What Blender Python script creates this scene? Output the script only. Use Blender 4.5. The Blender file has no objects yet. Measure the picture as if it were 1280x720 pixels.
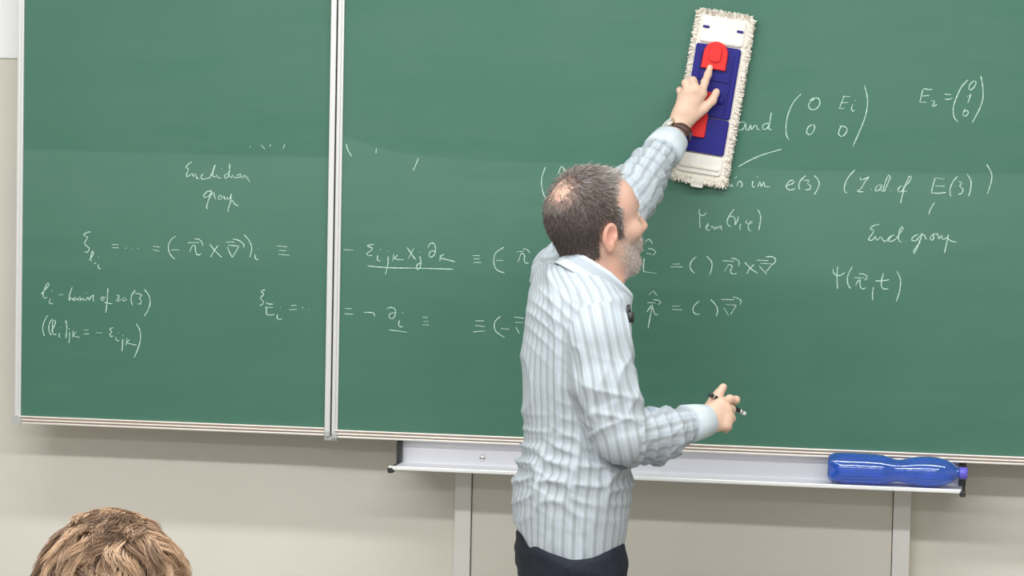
import bpy, math, random
import numpy as np
from mathutils import Matrix, Vector

# ------------------------------------------------------------ camera
SC = bpy.context.scene
COL = SC.collection
yaw, pitch, roll = map(math.radians, (9.5, 3.75, 1.15))
FPX, DIST, AIMZ = 3640.0, 7.0, 1.485
_F = np.array([-math.sin(yaw)*math.cos(pitch), math.cos(yaw)*math.cos(pitch), -math.sin(pitch)])
_R0 = np.array([math.cos(yaw), math.sin(yaw), 0.0])
_U0 = np.cross(_R0, _F)
_R = math.cos(roll)*_R0 + math.sin(roll)*_U0
_U = math.cos(roll)*_U0 - math.sin(roll)*_R0
CAM = np.array([0, 0, AIMZ]) - DIST*_F
cd = bpy.data.cameras.new('camera')
cd.sensor_width = 36.0
cd.lens = FPX/1280*36.0
cd.clip_start = 0.05
co = bpy.data.objects.new('camera', cd)
COL.objects.link(co)
M = Matrix.Identity(4)
for i in range(3):
    M[i][0] = _R[i]; M[i][1] = _U[i]; M[i][2] = -_F[i]; M[i][3] = CAM[i]
co.matrix_world = M
SC.camera = co

# ------------------------------------------------------------ world, lights, exposure
W = bpy.data.worlds.new('hall')
SC.world = W
W.use_nodes = True
W.node_tree.nodes['Background'].inputs[0].default_value = (1.0, 0.955, 0.89, 1)
W.node_tree.nodes['Background'].inputs[1].default_value = 0.66
SC.view_settings.view_transform = 'Standard'
SC.view_settings.look = 'None'
SC.view_settings.gamma = 1.0
SC.view_settings.exposure = 0.0

def area(name, loc, target, sx, sy, power, color=(1, 1, 1)):
    l = bpy.data.lights.new(name, 'AREA')
    l.shape = 'RECTANGLE'; l.size = sx; l.size_y = sy; l.energy = power; l.color = color
    o = bpy.data.objects.new(name, l); COL.objects.link(o)
    o.location = loc
    o.rotation_euler = (Vector(target)-Vector(loc)).to_track_quat('-Z', 'Y').to_euler()
    return o
area('ceiling_lamp', (0.3, -1.30, 3.04), (0.3, -1.05, 0), 4.2, 0.16, 56, (0.96, 0.985, 1.0))
area('ceiling_lamp', (0.1, -3.45, 3.04), (0.1, -2.6, 0.6), 5.0, 0.16, 112, (0.96, 0.985, 1.0))
area('ceiling_lamp', (0.0, -6.4, 3.04), (0, -5.0, 0), 5.0, 0.3, 84, (0.96, 0.985, 1.0))

# ------------------------------------------------------------ helpers
def P(px, py, Y=0.0):
    "point of the plane y=Y that the photograph shows at pixel px,py"
    d = _F*FPX + _R*(px-640) - _U*(py-360)
    return CAM + d*(Y-CAM[1])/d[1]

def tag(o, label=None, cat=None, group=None, kind=None):
    if label: o['label'] = label
    if cat: o['category'] = cat
    if group: o['group'] = group
    if kind: o['kind'] = kind
    return o

def empty(name, loc=(0, 0, 0)):
    o = bpy.data.objects.new(name, None); COL.objects.link(o)
    o.location = loc; o.empty_display_size = .05
    return o

def link(name, me, mat=None, parent=None, smooth=False):
    o = bpy.data.objects.new(name, me); COL.objects.link(o)
    if mat is not None: me.materials.append(mat)
    if parent is not None:
        o.parent = parent
        p = Vector((0, 0, 0)); q = parent
        while q is not None:
            p += q.location; q = q.parent
        me.transform(Matrix.Translation(-p))
    if smooth:
        me.polygons.foreach_set('use_smooth', [True]*len(me.polygons))
    return o

def npmesh(name, V, F, smooth=True):
    "V (n,3), F (m,4) or (m,3)"
    me = bpy.data.meshes.new(name)
    V = np.asarray(V, np.float32); F = np.asarray(F, np.int32)
    n = F.shape[1]
    me.vertices.add(len(V)); me.vertices.foreach_set('co', V.ravel())
    me.loops.add(F.size); me.loops.foreach_set('vertex_index', F.ravel())
    me.polygons.add(len(F))
    me.polygons.foreach_set('loop_start', np.arange(0, F.size, n, dtype=np.int32))
    me.polygons.foreach_set('use_smooth', np.full(len(F), smooth))
    me.update(calc_edges=True)
    return me

def fattr(me, name, arr):
    a = me.attributes.new(name, 'FLOAT', 'POINT')
    a.data.foreach_set('value', np.asarray(arr, np.float32))

class MB:
    def __init__(s): s.v = []; s.f = []
    def add(s, V, F):
        b = len(s.v); s.v += [tuple(map(float, p)) for p in V]
        s.f += [tuple(b+i for i in f) for f in F]
        return s
    def box(s, a, b, bev=0.0):
        (x0, y0, z0), (x1, y1, z1) = a, b
        if bev <= 0:
            V = [(x, y, z) for x in (x0, x1) for y in (y0, y1) for z in (z0, z1)]
            F = [(0, 1, 3, 2), (4, 6, 7, 5), (0, 4, 5, 1), (2, 3, 7, 6), (0, 2, 6, 4), (1, 5, 7, 3)]
            return s.add(V, F)
        c = [(a0+b0)/2 for a0, b0 in ((x0, x1), (y0, y1), (z0, z1))]
        h = [abs(b0-a0)/2 for a0, b0 in ((x0, x1), (y0, y1), (z0, z1))]
        bev = min(bev, min(h)*.95)
        import bmesh
        bm = bmesh.new(); bmesh.ops.create_cube(bm, size=2)
        for v in bm.verts: v.co = Vector((c[0]+v.co.x*h[0], c[1]+v.co.y*h[1], c[2]+v.co.z*h[2]))
        bmesh.ops.bevel(bm, geom=bm.edges[:], offset=bev, segments=2, affect='EDGES', profile=.5)
        bm.verts.index_update()
        s.add([v.co for v in bm.verts], [[v.index for v in f.verts] for f in bm.faces])
        bm.free(); return s
    def tube(s, pts, rad, n=8, cap=True, flat=None):
        pts = [np.array(p, float) for p in pts]
        if not hasattr(rad, '__len__'): rad = [rad]*len(pts)
        V = []; F = []
        up = np.array([0, 0, 1.0])
        for i, p in enumerate(pts):
            t = pts[min(i+1, len(pts)-1)]-pts[max(i-1, 0)]; t = t/(np.linalg.norm(t)+1e-9)
            if i == 0:
                if abs(t @ up) > .9: up = np.array([1.0, 0, 0])
            a = up - t*(up@t); a /= np.linalg.norm(a); up = a
            b = np.cross(t, a)
            for k in range(n):
                an = 2*math.pi*k/n
                V.append(p + rad[i]*(math.cos(an)*a + math.sin(an)*b))
        m = len(pts)
        for i in range(m-1):
            for k in range(n):
                F.append((i*n+k, i*n+(k+1) % n, (i+1)*n+(k+1) % n, (i+1)*n+k))
        if cap:
            F.append(tuple(range(n-1, -1, -1))); F.append(tuple((m-1)*n+k for k in range(n)))
        return s.add(V, F)
    def lathe(s, prof, c, ax, n=24):
        "prof: (distance along ax, radius)"
        ax = np.array(ax, float); ax /= np.linalg.norm(ax); c = np.array(c, float)
        a = np.cross(ax, (0, 0, 1.0));
        if np.linalg.norm(a) < .1: a = np.cross(ax, (1.0, 0, 0))
        a /= np.linalg.norm(a); b = np.cross(ax, a)
        V = []; F = []
        for (t, r) in prof:
            for k in range(n):
                an = 2*math.pi*k/n
                rr = r if not callable(r) else r(an)
                V.append(c+ax*t+rr*(math.cos(an)*a+math.sin(an)*b))
        for i in range(len(prof)-1):
            for k in range(n):
                F.append((i*n+k, i*n+(k+1) % n, (i+1)*n+(k+1) % n, (i+1)*n+k))
        F.append(tuple(range(n-1, -1, -1))); F.append(tuple((len(prof)-1)*n+k for k in range(n)))
        return s.add(V, F)
    def build(s, name, mat=None, parent=None, smooth=False):
        me = bpy.data.meshes.new(name); me.from_pydata(s.v, [], s.f); me.update()
        return link(name, me, mat, parent, smooth)

# ------------------------------------------------------------ materials
def mat(name, col, rough=.6, metal=0.0, spec=.5, trans=0.0, sss=0.0, coat=0.0):
    m = bpy.data.materials.new(name); m.use_nodes = True
    b = m.node_tree.nodes['Principled BSDF']
    b.inputs['Base Color'].default_value = (*col, 1)
    b.inputs['Roughness'].default_value = rough
    b.inputs['Metallic'].default_value = metal
    b.inputs['Specular IOR Level'].default_value = spec
    b.inputs['Transmission Weight'].default_value = trans
    b.inputs['Coat Weight'].default_value = coat
    if sss:
        b.inputs['Subsurface Weight'].default_value = sss
        b.inputs['Subsurface Radius'].default_value = (.012, .004, .002)
        b.inputs['Subsurface Scale'].default_value = 1.0
    return m
class NT:
    def __init__(s, m): s.t = m.node_tree; s.n = s.t.nodes; s.l = s.t.links; s.b = s.n['Principled BSDF']
    def node(s, typ, **kw):
        n = s.n.new(typ)
        for k, v in kw.items(): setattr(n, k, v)
        return n
    def val(s, sock, v):
        if isinstance(v, bpy.types.NodeSocket): s.l.new(v, sock)
        else: sock.default_value = v
    def math(s, op, a, b=0.0, c=0.0, clamp=False):
        n = s.node('ShaderNodeMath', operation=op); n.use_clamp = clamp
        s.val(n.inputs[0], a); s.val(n.inputs[1], b); s.val(n.inputs[2], c)
        return n.outputs[0]
    def mix(s, f, a, b):
        n = s.node('ShaderNodeMix', data_type='RGBA')
        s.val(n.inputs[0], f)
        s.val(n.inputs[6], (*a, 1) if isinstance(a, tuple) else a)
        s.val(n.inputs[7], (*b, 1) if isinstance(b, tuple) else b)
        return n.outputs[2]
    def attr(s, name): return s.node('ShaderNodeAttribute', attribute_name=name).outputs['Fac']
    def noise(s, scale, detail=3, rough=.5, vec=None, stretch=None):
        tc = s.node('ShaderNodeTexCoord').outputs['Object'] if vec is None else vec
        if stretch:
            mp = s.node('ShaderNodeMapping'); mp.inputs['Scale'].default_value = stretch
            s.l.new(tc, mp.inputs[0]); tc = mp.outputs[0]
        n = s.node('ShaderNodeTexNoise'); n.inputs['Scale'].default_value = scale
        n.inputs['Detail'].default_value = detail; n.inputs['Roughness'].default_value = rough
        s.l.new(tc, n.inputs['Vector']); return n.outputs['Fac']
    def ramp(s, f, stops):
        n = s.node('ShaderNodeValToRGB'); r = n.color_ramp
        while len(r.elements) < len(stops): r.elements.new(.5)
        for e, (p, c) in zip(r.elements, stops): e.position = p; e.color = (*c, 1)
        s.l.new(f, n.inputs[0]); return n.outputs[0]
    def sstep(s, v, a, b):
        n = s.node('ShaderNodeMapRange', interpolation_type='SMOOTHSTEP')
        s.val(n.inputs[0], v); n.inputs[1].default_value = a; n.inputs[2].default_value = b
        return n.outputs[0]
    def bump(s, h, strength=.3, dist=.002):
        n = s.node('ShaderNodeBump'); n.inputs['Strength'].default_value = strength
        n.inputs['Distance'].default_value = dist; s.l.new(h, n.inputs['Height'])
        s.l.new(n.outputs[0], s.b.inputs['Normal'])
    def color(s, c): s.l.new(c, s.b.inputs['Base Color'])

m_board = mat('green_board_enamel', (.085, .215, .148), .5, spec=.22)
t = NT(m_board)
tc = t.node('ShaderNodeTexCoord').outputs['Object']
sx = t.node('ShaderNodeSeparateXYZ'); t.l.new(tc, sx.inputs[0])
n1 = t.noise(2.2, 4, .55, stretch=(1, 1, .5)); n2 = t.noise(9, 5, .6, stretch=(.35, 1, 2.2)); n3 = t.noise(420, 2)
# wiped chalk dust: an arc-edged band left by the wet mop
arc = t.math('SUBTRACT', sx.outputs[2], t.math('MULTIPLY', t.math('EXPONENT', t.math('MULTIPLY', t.math('ADD', sx.outputs[0], 1.0), -7.5)), .055))
arc = t.math('ADD', arc, t.math('MULTIPLY', n1, .02))
lower = t.math('MULTIPLY', t.sstep(arc, .672, .664), t.sstep(arc, .25, .62))
dust = t.math('ADD', t.math('MULTIPLY', n1, .13), t.math('MULTIPLY', n2, .13))
dust = t.math('ADD', dust, t.math('MULTIPLY', lower, .085))
c = t.mix(dust, (.034, .135, .087), (.24, .34, .29))
t.color(c)
t.val(t.b.inputs['Roughness'], t.math('ADD', t.math('MULTIPLY', n2, .15), .46))
t.bump(n3, .06, .0004)

m_wall = mat('painted_plaster', (.66, .645, .59), .85, spec=.2)
t = NT(m_wall); n = t.noise(1.6, 4, .6); t.color(t.mix(n, (.67, .63, .545), (.75, .715, .645)))
t.bump(t.noise(240, 3), .12, .0006)
m_wall_lit = mat('lit_wall_paint', (.93, .93, .93), .7, spec=.3)  # whiter wall colour, with the bright light on the wall painted in
t = NT(m_wall_lit); t.bump(t.noise(200, 3), .1, .0004)
m_post = mat('post_paint', (.66, .645, .59), .6, spec=.35)
t = NT(m_post); t.color(t.mix(t.noise(5, 3), (.72, .70, .65), (.80, .785, .74)))
m_floor = mat('linoleum', (.30, .29, .27), .5)
t = NT(m_floor); t.color(t.mix(t.noise(60, 4), (.24, .235, .22), (.36, .35, .33)))
m_ceil = mat('ceiling_white', (.80, .80, .78), .9)
t = NT(m_ceil); t.bump(t.noise(90, 4), .2, .001)
m_alu = mat('satin_aluminium', (.72, .69, .65), .38, metal=.55)
t = NT(m_alu); t.color(t.mix(t.noise(30, 3, stretch=(.05, 1, 1)), (.76, .70, .64), (.88, .83, .77)))
m_alu_v = mat('satin_aluminium_upright', (.84, .83, .82), .4, metal=.3)
t = NT(m_alu_v); t.color(t.mix(t.noise(30, 3, stretch=(1, 1, .05)), (.64, .63, .62), (.74, .73, .72)))
m_groove = mat('rail_groove', (.50, .39, .32), .5, metal=.3)
m_gap = mat('dark_joint_rubber', (.05, .04, .045), .8)
m_corner = mat('grey_plastic', (.42, .42, .41), .5)
m_tray = mat('anodised_tray', (.60, .60, .64), .5, metal=.25)
t = NT(m_tray); t.color(t.mix(t.noise(14, 3, stretch=(.1, 1, 1)), (.68, .68, .72), (.80, .80, .84)))
m_lip = mat('bright_lip', (.88, .88, .86), .3, metal=.2)
m_black = mat('black_plastic', (.025, .025, .025), .45)
t = NT(m_black); t.bump(t.noise(150, 2), .1, .0005)
m_chrome = mat('steel_screw', (.7, .7, .7), .2, metal=1)
m_chalk = mat('chalk', (.62, .78, .70), .95, spec=.1)
t = NT(m_chalk); t.color(t.mix(t.sstep(t.noise(300, 3), .35, .65), (.34, .52, .43), (.62, .77, .69)))

m_pad = mat('cream_terry', (.74, .68, .60), .95, spec=.1)
t = NT(m_pad); n = t.noise(120, 4, .7); t.color(t.mix(n, (.72, .64, .54), (.93, .88, .80))); t.bump(n, .7, .004)
m_cloth = mat('white_canvas_pocket', (.80, .76, .70), .9, spec=.1)
t = NT(m_cloth); n = t.noise(25, 4, .6); t.color(t.mix(n, (.72, .67, .60), (.88, .85, .80))); t.bump(t.noise(500, 2), .25, .001)
m_blue = mat('navy_blue_plastic', (.022, .035, .23), .45, spec=.18)
t = NT(m_blue); n = t.noise(8, 3); t.color(t.mix(n, (.014, .013, .15), (.024, .024, .22)))
m_red = mat('red_plastic', (.72, .022, .022), .4, spec=.25)
t = NT(m_red); n = t.noise(20, 3); t.color(t.mix(n, (.64, .018, .018), (.80, .035, .03)))

m_skin = mat('skin', (.62, .36, .26), .5, sss=.12, spec=.4)
t = NT(m_skin)
n = t.noise(26, 4, .6); n2 = t.noise(9, 3)
c = t.mix(n2, (.68, .44, .34), (.58, .33, .25))
c = t.mix(t.math('MULTIPLY', n, .35), c, (.68, .44, .34))
c = t.mix(t.attr('flush'), c, (.60, .27, .20))
c = t.mix(t.attr('pale'), c, (.72, .50, .37))
c = t.mix(t.attr('stubble'), c, (.52, .44, .40))
t.color(c); t.bump(t.noise(330, 3), .18, .0007)
m_nail = mat('nail', (.75, .50, .42), .3, sss=.1)
m_lip_s = mat('lips', (.50, .22, .18), .45)
m_eye = mat('eye_white', (.72, .70, .66), .2)
t = NT(m_eye)

def hairmat(name, dark, light, mid=None):
    m = mat(name, dark, .55, spec=.35); t = NT(m)
    a = t.attr('tone')
    t.color(t.ramp(a, [(0, dark), (.5, mid or tuple((x+y)/2 for x, y in zip(dark, light))), (1, light)]))
    return m
m_hair = hairmat('grey_brown_hair', (.042, .030, .026), (.50, .46, .43), (.16, .125, .11))
m_beard = hairmat('grey_beard', (.30, .22, .18), (.72, .68, .64))
m_blond = hairmat('light_brown_hair', (.11, .062, .036), (.66, .45, .29), (.33, .205, .125))

m_shirt = mat('striped_cotton_shirt', (.72, .78, .82), .85, spec=.15, sss=.0)
t = NT(m_shirt)
u1 = t.attr('u_body'); u2 = t.attr('u_sleeve'); mk = t.attr('sleeve')
sel = t.sstep(mk, -.0015, .0015)
u = t.math('ADD', t.math('MULTIPLY', u2, sel), t.math('MULTIPLY', u1, t.math('SUBTRACT', 1.0, sel)))
def stripes(period, lo, hi, off=0.0):
    f = t.math('FRACT', t.math('ADD', t.math('DIVIDE', u, period), off+50.0))
    d = t.math('ABSOLUTE', t.math('SUBTRACT', f, .5))
    return t.sstep(d, hi, lo)
s1 = stripes(.0225, .11, .25)
s2 = stripes(.0225, .035, .085, .40)
base = t.mix(t.noise(6, 3), (.455, .505, .555), (.54, .58, .615))
c = t.mix(t.math('MULTIPLY', s1, t.math('ADD', .22, t.math('MULTIPLY', t.noise(5, 3), .6))), base, (.27, .29, .30))
c = t.mix(t.math('MULTIPLY', s2, .40), c, (.34, .42, .50))
seam = t.math('MULTIPLY', t.sstep(t.math('ABSOLUTE', mk), .0022, .0006), .35)
c = t.mix(seam, c, (.45, .50, .54))
t.color(c); t.bump(t.noise(900, 2), .15, .0004)
m_collar = mat('striped_cotton_collar', (.74, .79, .83), .85, spec=.15)
t = NT(m_collar); u = t.attr('v_band')
s1 = t.sstep(t.math('ABSOLUTE', t.math('SUBTRACT', u, .42)), .16, .08)
s2 = t.sstep(t.math('ABSOLUTE', t.math('SUBTRACT', u, .80)), .10, .05)
c = t.mix(t.math('MULTIPLY', s1, .6), (.58, .64, .68), (.27, .30, .34)); c = t.mix(t.math('MULTIPLY', s2, .3), c, (.42, .48, .54))
t.color(c)
m_trouser = mat('dark_navy_denim', (.012, .015, .024), .8, spec=.25)
t = NT(m_trouser); n = t.noise(60, 4); t.color(t.mix(n, (.008, .010, .017), (.024, .028, .042))); t.bump(t.noise(700, 2), .3, .0006)
m_shoe = mat('dark_leather', (.03, .022, .018), .4)
m_strap = mat('brown_leather_strap', (.07, .035, .025), .5)
m_watch = mat('watch_steel', (.62, .56, .44), .3, metal=.8)
m_bottle = mat('blue_pet', (.045, .16, .86), .04, spec=1.0, trans=.80, coat=1.0)
m_bottle.node_tree.nodes['Principled BSDF'].inputs['IOR'].default_value = 1.45
t = NT(m_bottle); lw = t.node('ShaderNodeLayerWeight'); lw.inputs[0].default_value = .35
t.color(t.mix(t.noise(8, 2, stretch=(1, .2, 1)), (.08, .27, .96), (.14, .40, 1.0)))
m_cap = mat('violet_blue_cap', (.13, .11, .62), .4)
m_jumper = mat('grey_jumper', (.12, .13, .15), .9)
m_chair = mat('beech_plywood', (.42, .27, .14), .5)
t = NT(m_chair); t.color(t.mix(t.noise(14, 3, stretch=(1, 1, .1)), (.36, .22, .11), (.48, .32, .18)))
m_steel = mat('steel_tube', (.35, .35, .36), .35, metal=.8)

# ------------------------------------------------------------ signed distance toolkit
def nrm(v): v = np.asarray(v, float); return v/np.linalg.norm(v)
def cone(a, b, ra, rb, k=.02):
    a = np.asarray(a, float); b = np.asarray(b, float); ab = b-a; L2 = float(ab@ab)+1e-12
    def f(X, Y, Z):
        t = ((X-a[0])*ab[0]+(Y-a[1])*ab[1]+(Z-a[2])*ab[2])/L2
        t = np.clip(t, 0, 1)
        return np.sqrt((X-a[0]-t*ab[0])**2+(Y-a[1]-t*ab[1])**2+(Z-a[2]-t*ab[2])**2)-(ra+(rb-ra)*t)
    R = max(ra, rb)
    return (f, np.minimum(a, b)-R, np.maximum(a, b)+R, k, '+')
def ell(c, r, Rm=None, k=.02, op='+'):
    c = np.asarray(c, float); r = np.asarray(r, float)
    Rm = np.eye(3) if Rm is None else np.asarray(Rm, float)      # columns = local axes
    def f(X, Y, Z):
        x, y, z = X-c[0], Y-c[1], Z-c[2]
        l = [Rm[0, i]*x+Rm[1, i]*y+Rm[2, i]*z for i in range(3)]
        k0 = np.sqrt((l[0]/r[0])**2+(l[1]/r[1])**2+(l[2]/r[2])**2)
        k1 = np.sqrt((l[0]/r[0]**2)**2+(l[1]/r[1]**2)**2+(l[2]/r[2]**2)**2)+1e-9
        return k0*(k0-1)/k1
    ext = np.sqrt(((Rm*r[None, :])**2).sum(1))
    return (f, c-ext, c+ext, k, op)
def stack(zs, cs, A, B, fdir, ldir, k=.02):
    "stacked ellipses: heights, centres (xy), half sizes along fdir and ldir"
    zs = np.array(zs); cs = np.array(cs); A = np.array(A); B = np.array(B)
    o = np.argsort(zs); zs, cs, A, B = zs[o], cs[o], A[o], B[o]
    def f(X, Y, Z):
        cx = np.interp(Z, zs, cs[:, 0]); cy = np.interp(Z, zs, cs[:, 1])
        a = np.interp(Z, zs, A); b = np.interp(Z, zs, B)
        x = X-cx; y = Y-cy
        p = x*fdir[0]+y*fdir[1]; q = x*ldir[0]+y*ldir[1]
        k0 = np.sqrt((p/a)**2+(q/b)**2)
        k1 = np.sqrt((p/a**2)**2+(q/b**2)**2)+1e-6
        d = k0*(k0-1)/k1
        dz = np.maximum(zs[0]-Z, Z-zs[-1])
        return np.maximum(d, dz)
    R = max(A.max(), B.max())
    lo = np.array([cs[:, 0].min()-R, cs[:, 1].min()-R, zs[0]]); hi = np.array([cs[:, 0].max()+R, cs[:, 1].max()+R, zs[-1]])
    return (f, lo, hi, k, '+')

def sdf_mesh(prims, h):
    LO = np.min([p[1]-p[3] for p in prims if p[4] == '+'], 0)-4*h
    g0 = np.floor(LO/h).astype(np.int64)
    HI = np.max([p[2]+p[3] for p in prims if p[4] == '+'], 0)+4*h
    g1 = np.ceil(HI/h).astype(np.int64)
    N = g1-g0+2
    SL = 40
    ids = []; vs = []; quads = []
    def cid(i, j, k): return (i*N[1]+j)*N[2]+k
    for j0 in range(0, int(N[1]), SL):
        j1 = min(j0+SL, int(N[1]))            # cells j0..j1-1, samples j0..j1
        ja = j0-1                            # one more row of cells below, to own the faces
        y0w, y1w = (g0[1]+ja)*h, (g0[1]+j1)*h
        act = [p for p in prims if p[1][1]-p[3]-2*h <= y1w and p[2][1]+p[3]+2*h >= y0w and p[4] == '+']
        if not act: continue
        sub = [p for p in prims if p[4] == '-']
        lo = np.min([p[1]-p[3] for p in act], 0)-3*h; hi = np.max([p[2]+p[3] for p in act], 0)+3*h
        i0 = max(int(np.floor(lo[0]/h))-g0[0], 0); i1 = min(int(np.ceil(hi[0]/h))-g0[0], int(N[0]))
        k0 = max(int(np.floor(lo[2]/h))-g0[2], 0); k1 = min(int(np.ceil(hi[2]/h))-g0[2], int(N[2]))
        xs = ((np.arange(i0, i1+1)+g0[0])*h).astype(np.float32)
        ys = ((np.arange(ja, j1+1)+g0[1])*h).astype(np.float32)
        zs = ((np.arange(k0, k1+1)+g0[2])*h).astype(np.float32)
        D = np.full((len(xs), len(ys), len(zs)), 1.0, np.float32)
        for (f, pl, ph, k, op) in [p for p in prims if p in act or p[4] == '-']:
            m = k+2*h
            a = [np.searchsorted(s, pl[d]-m) for d, s in enumerate((xs, ys, zs))]
            b = [np.searchsorted(s, ph[d]+m) for d, s in enumerate((xs, ys, zs))]
            if any(b[d] <= a[d] for d in range(3)): continue
            sl = tuple(slice(a[d], b[d]) for d in range(3))
            X = xs[sl[0]][:, None, None]; Y = ys[sl[1]][None, :, None]; Z = zs[sl[2]][None, None, :]
            d = f(X, Y, Z).astype(np.float32)
            e = D[sl]
            if op == '+':
                hh = np.maximum(k-np.abs(e-d), 0)/k
                D[sl] = np.minimum(e, d)-hh*hh*k*.25
            else:
                d = -d
                hh = np.maximum(k-np.abs(e-d), 0)/k
                D[sl] = np.maximum(e, d)+hh*hh*k*.25
        S = D < 0
        if not S.any(): continue
        c8 = [S[a:S.shape[0]-1+a, b:S.shape[1]-1+b, c:S.shape[2]-1+c] for a in (0, 1) for b in (0, 1) for c in (0, 1)]
        cnt = sum(x.astype(np.int8) for x in c8)
        ac = (cnt > 0) & (cnt < 8)
        ac[:, 0, :] = False                  # that row belongs to the slab before
        I, J, K = np.nonzero(ac)
        acc = np.zeros((len(I), 3)); num = np.zeros(len(I))
        for ax in range(3):
            for u in (0, 1):
                for v in (0, 1):
                    o = [0, 0, 0]; o[(ax+1) % 3] = u; o[(ax+2) % 3] = v
                    e = [0, 0, 0]; e[ax] = 1
                    d0 = D[I+o[0], J+o[1], K+o[2]]; d1 = D[I+o[0]+e[0], J+o[1]+e[1], K+o[2]+e[2]]
                    cr = (d0 < 0) != (d1 < 0)
                    t = np.where(cr, d0/np.where(cr, d0-d1, 1), 0)
                    pt = np.array(o)[None, :]+np.array(e)[None, :]*t[:, None]
                    acc += np.where(cr[:, None], pt, 0); num += cr
        pos = acc/num[:, None]
        base = np.stack([xs[I], ys[J], zs[K]], 1)
        ids.append(cid(I+i0, J+ja, K+k0)); vs.append(base+pos*h)
        # faces: every crossed grid edge has four cells round it
        for ax in range(3):
            a1, a2 = (ax+1) % 3, (ax+2) % 3
            s0 = [slice(None)]*3; s1_ = [slice(None)]*3
            s0[ax] = slice(0, -1); s1_[ax] = slice(1, None)
            A_, B_ = S[tuple(s0)], S[tuple(s1_)]
            E = np.stack(np.nonzero(A_ != B_), 1)
            if not len(E): continue
            # y ownership: y edges start in cell row j (1..), x/z edges sit on sample row j with cells j-1 and j
            jj = E[:, 1]
            ok = (jj >= 1) & (jj <= len(ys)-2)
            for d in (a1, a2): ok &= (E[:, d] >= 1)
            E = E[ok]
            inside = A_[E[:, 0], E[:, 1], E[:, 2]]
            q = []
            for (u, v) in ((0, 0), (1, 0), (1, 1), (0, 1)):
                g = E.copy(); g[:, a1] -= u; g[:, a2] -= v
                q.append(cid(g[:, 0]+i0, g[:, 1]+ja, g[:, 2]+k0))
            q = np.stack(q, 1)
            q[~inside] = q[~inside][:, ::-1]
            quads.append(q)
    ids = np.concatenate(ids); vs = np.concatenate(vs); quads = np.concatenate(quads)
    o = np.argsort(ids); ids = ids[o]; vs = vs[o]
    F = np.searchsorted(ids, quads); F = np.clip(F, 0, len(ids)-1)
    good = (ids[F] == quads).all(1)
    return vs, F[good]

def vnormals(V, F):
    a = V[F[:, 2]]-V[F[:, 0]]; b = V[F[:, 3]]-V[F[:, 1]]
    n = np.cross(a, b); N = np.zeros_like(V)
    for i in range(4):
        for c_ in range(3): N[:, c_] += np.bincount(F[:, i], n[:, c_], len(V))
    return N/(np.linalg.norm(N, axis=1)[:, None]+1e-12)
def relax(V, F, it=2, w=.5):
    E = np.concatenate([F[:, [0, 1]], F[:, [1, 2]], F[:, [2, 3]], F[:, [3, 0]]])
    deg = np.bincount(E[:, 0], minlength=len(V))+np.bincount(E[:, 1], minlength=len(V))
    for _ in range(it):
        A = np.zeros_like(V)
        for c_ in range(3):
            A[:, c_] = np.bincount(E[:, 0], V[E[:, 1], c_], len(V))+np.bincount(E[:, 1], V[E[:, 0], c_], len(V))
        V = V+(A/np.maximum(deg, 1)[:, None]-V)*w
    return V
class Noise:
    "cheap smooth noise: a sum of sines"
    def __init__(s, seed, n=10, f0=1, f1=3):
        r = np.random.RandomState(seed)
        d = r.normal(size=(n, 3)); d /= np.linalg.norm(d, axis=1)[:, None]
        s.k = d*r.uniform(f0, f1, n)[:, None]*2*math.pi; s.p = r.uniform(0, 6.28, n); s.n = n
    def __call__(s, Q): return np.sin(Q@s.k.T+s.p).sum(1)/math.sqrt(s.n)

def strands(roots, dirs, lens, widths, tones, seg=4, curl=None, seed=0, taper=.25):
    "flat three-sided hairs as one mesh; dirs is a function point->direction (with droop)"
    rng = np.random.RandomState(seed)
    n = len(roots); pts = [roots]; p = roots.copy()
    for s_ in range(seg):
        d = dirs(p, s_/seg)
        if curl is not None: d = d+curl(p)*(s_+1)/seg
        d = d/(np.linalg.norm(d, axis=1)[:, None]+1e-9)
        p = p+d*(lens/seg)[:, None]; pts.append(p)
    pts = np.stack(pts, 1)                                       # n, seg+1, 3
    T = np.gradient(pts, axis=1); T /= np.linalg.norm(T, axis=2)[:, :, None]+1e-9
    r = rng.normal(size=(n, 1, 3)); A = r-T*(r*T).sum(2)[:, :, None]; A /= np.linalg.norm(A, axis=2)[:, :, None]+1e-9
    B = np.cross(T, A)
    w = widths[:, None]*np.linspace(1, taper, seg+1)[None, :]
    V = np.stack([pts+A*w[:, :, None], pts+(-.5*A+.87*B)*w[:, :, None], pts+(-.5*A-.87*B)*w[:, :, None]], 2)
    idx = np.arange(n*(seg+1)*3).reshape(n, seg+1, 3)
    F = []
    for k in range(3):
        k2 = (k+1) % 3
        F.append(np.stack([idx[:, :-1, k], idx[:, :-1, k2], idx[:, 1:, k2], idx[:, 1:, k]], -1).reshape(-1, 4))
    return V.reshape(-1, 3), np.concatenate(F), np.repeat(tones, (seg+1)*3)
# ------------------------------------------------------------ the room
def struct(name, mb, m, smooth=False, kind='structure'):
    o = mb.build(name, m, None, smooth); o['kind'] = 'structure'; return o
WY = .17                                    # wall plane behind the boards
struct('floor', MB().box((-3.6, -9.0, -.1), (4.2, WY+.1, 0)), m_floor)
struct('ceiling', MB().box((-3.6, -9.0, 3.08), (4.2, WY+.1, 3.2)), m_ceil)
xs_ = [P(591.5, 650, .15)[0], P(1116, 660, .15)[0]]
PW = .041
struct('wall_front', MB().box((-3.6, WY, 0), (4.2, WY+.1, 3.08)), m_wall)
struct('wall_left', MB().box((-3.7, -9.0, 0), (-3.6, WY, 3.08)), m_wall)
struct('wall_right', MB().box((4.2, -9.0, 0), (4.3, WY, 3.08)), m_wall)
xl, xr = xs_
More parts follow.
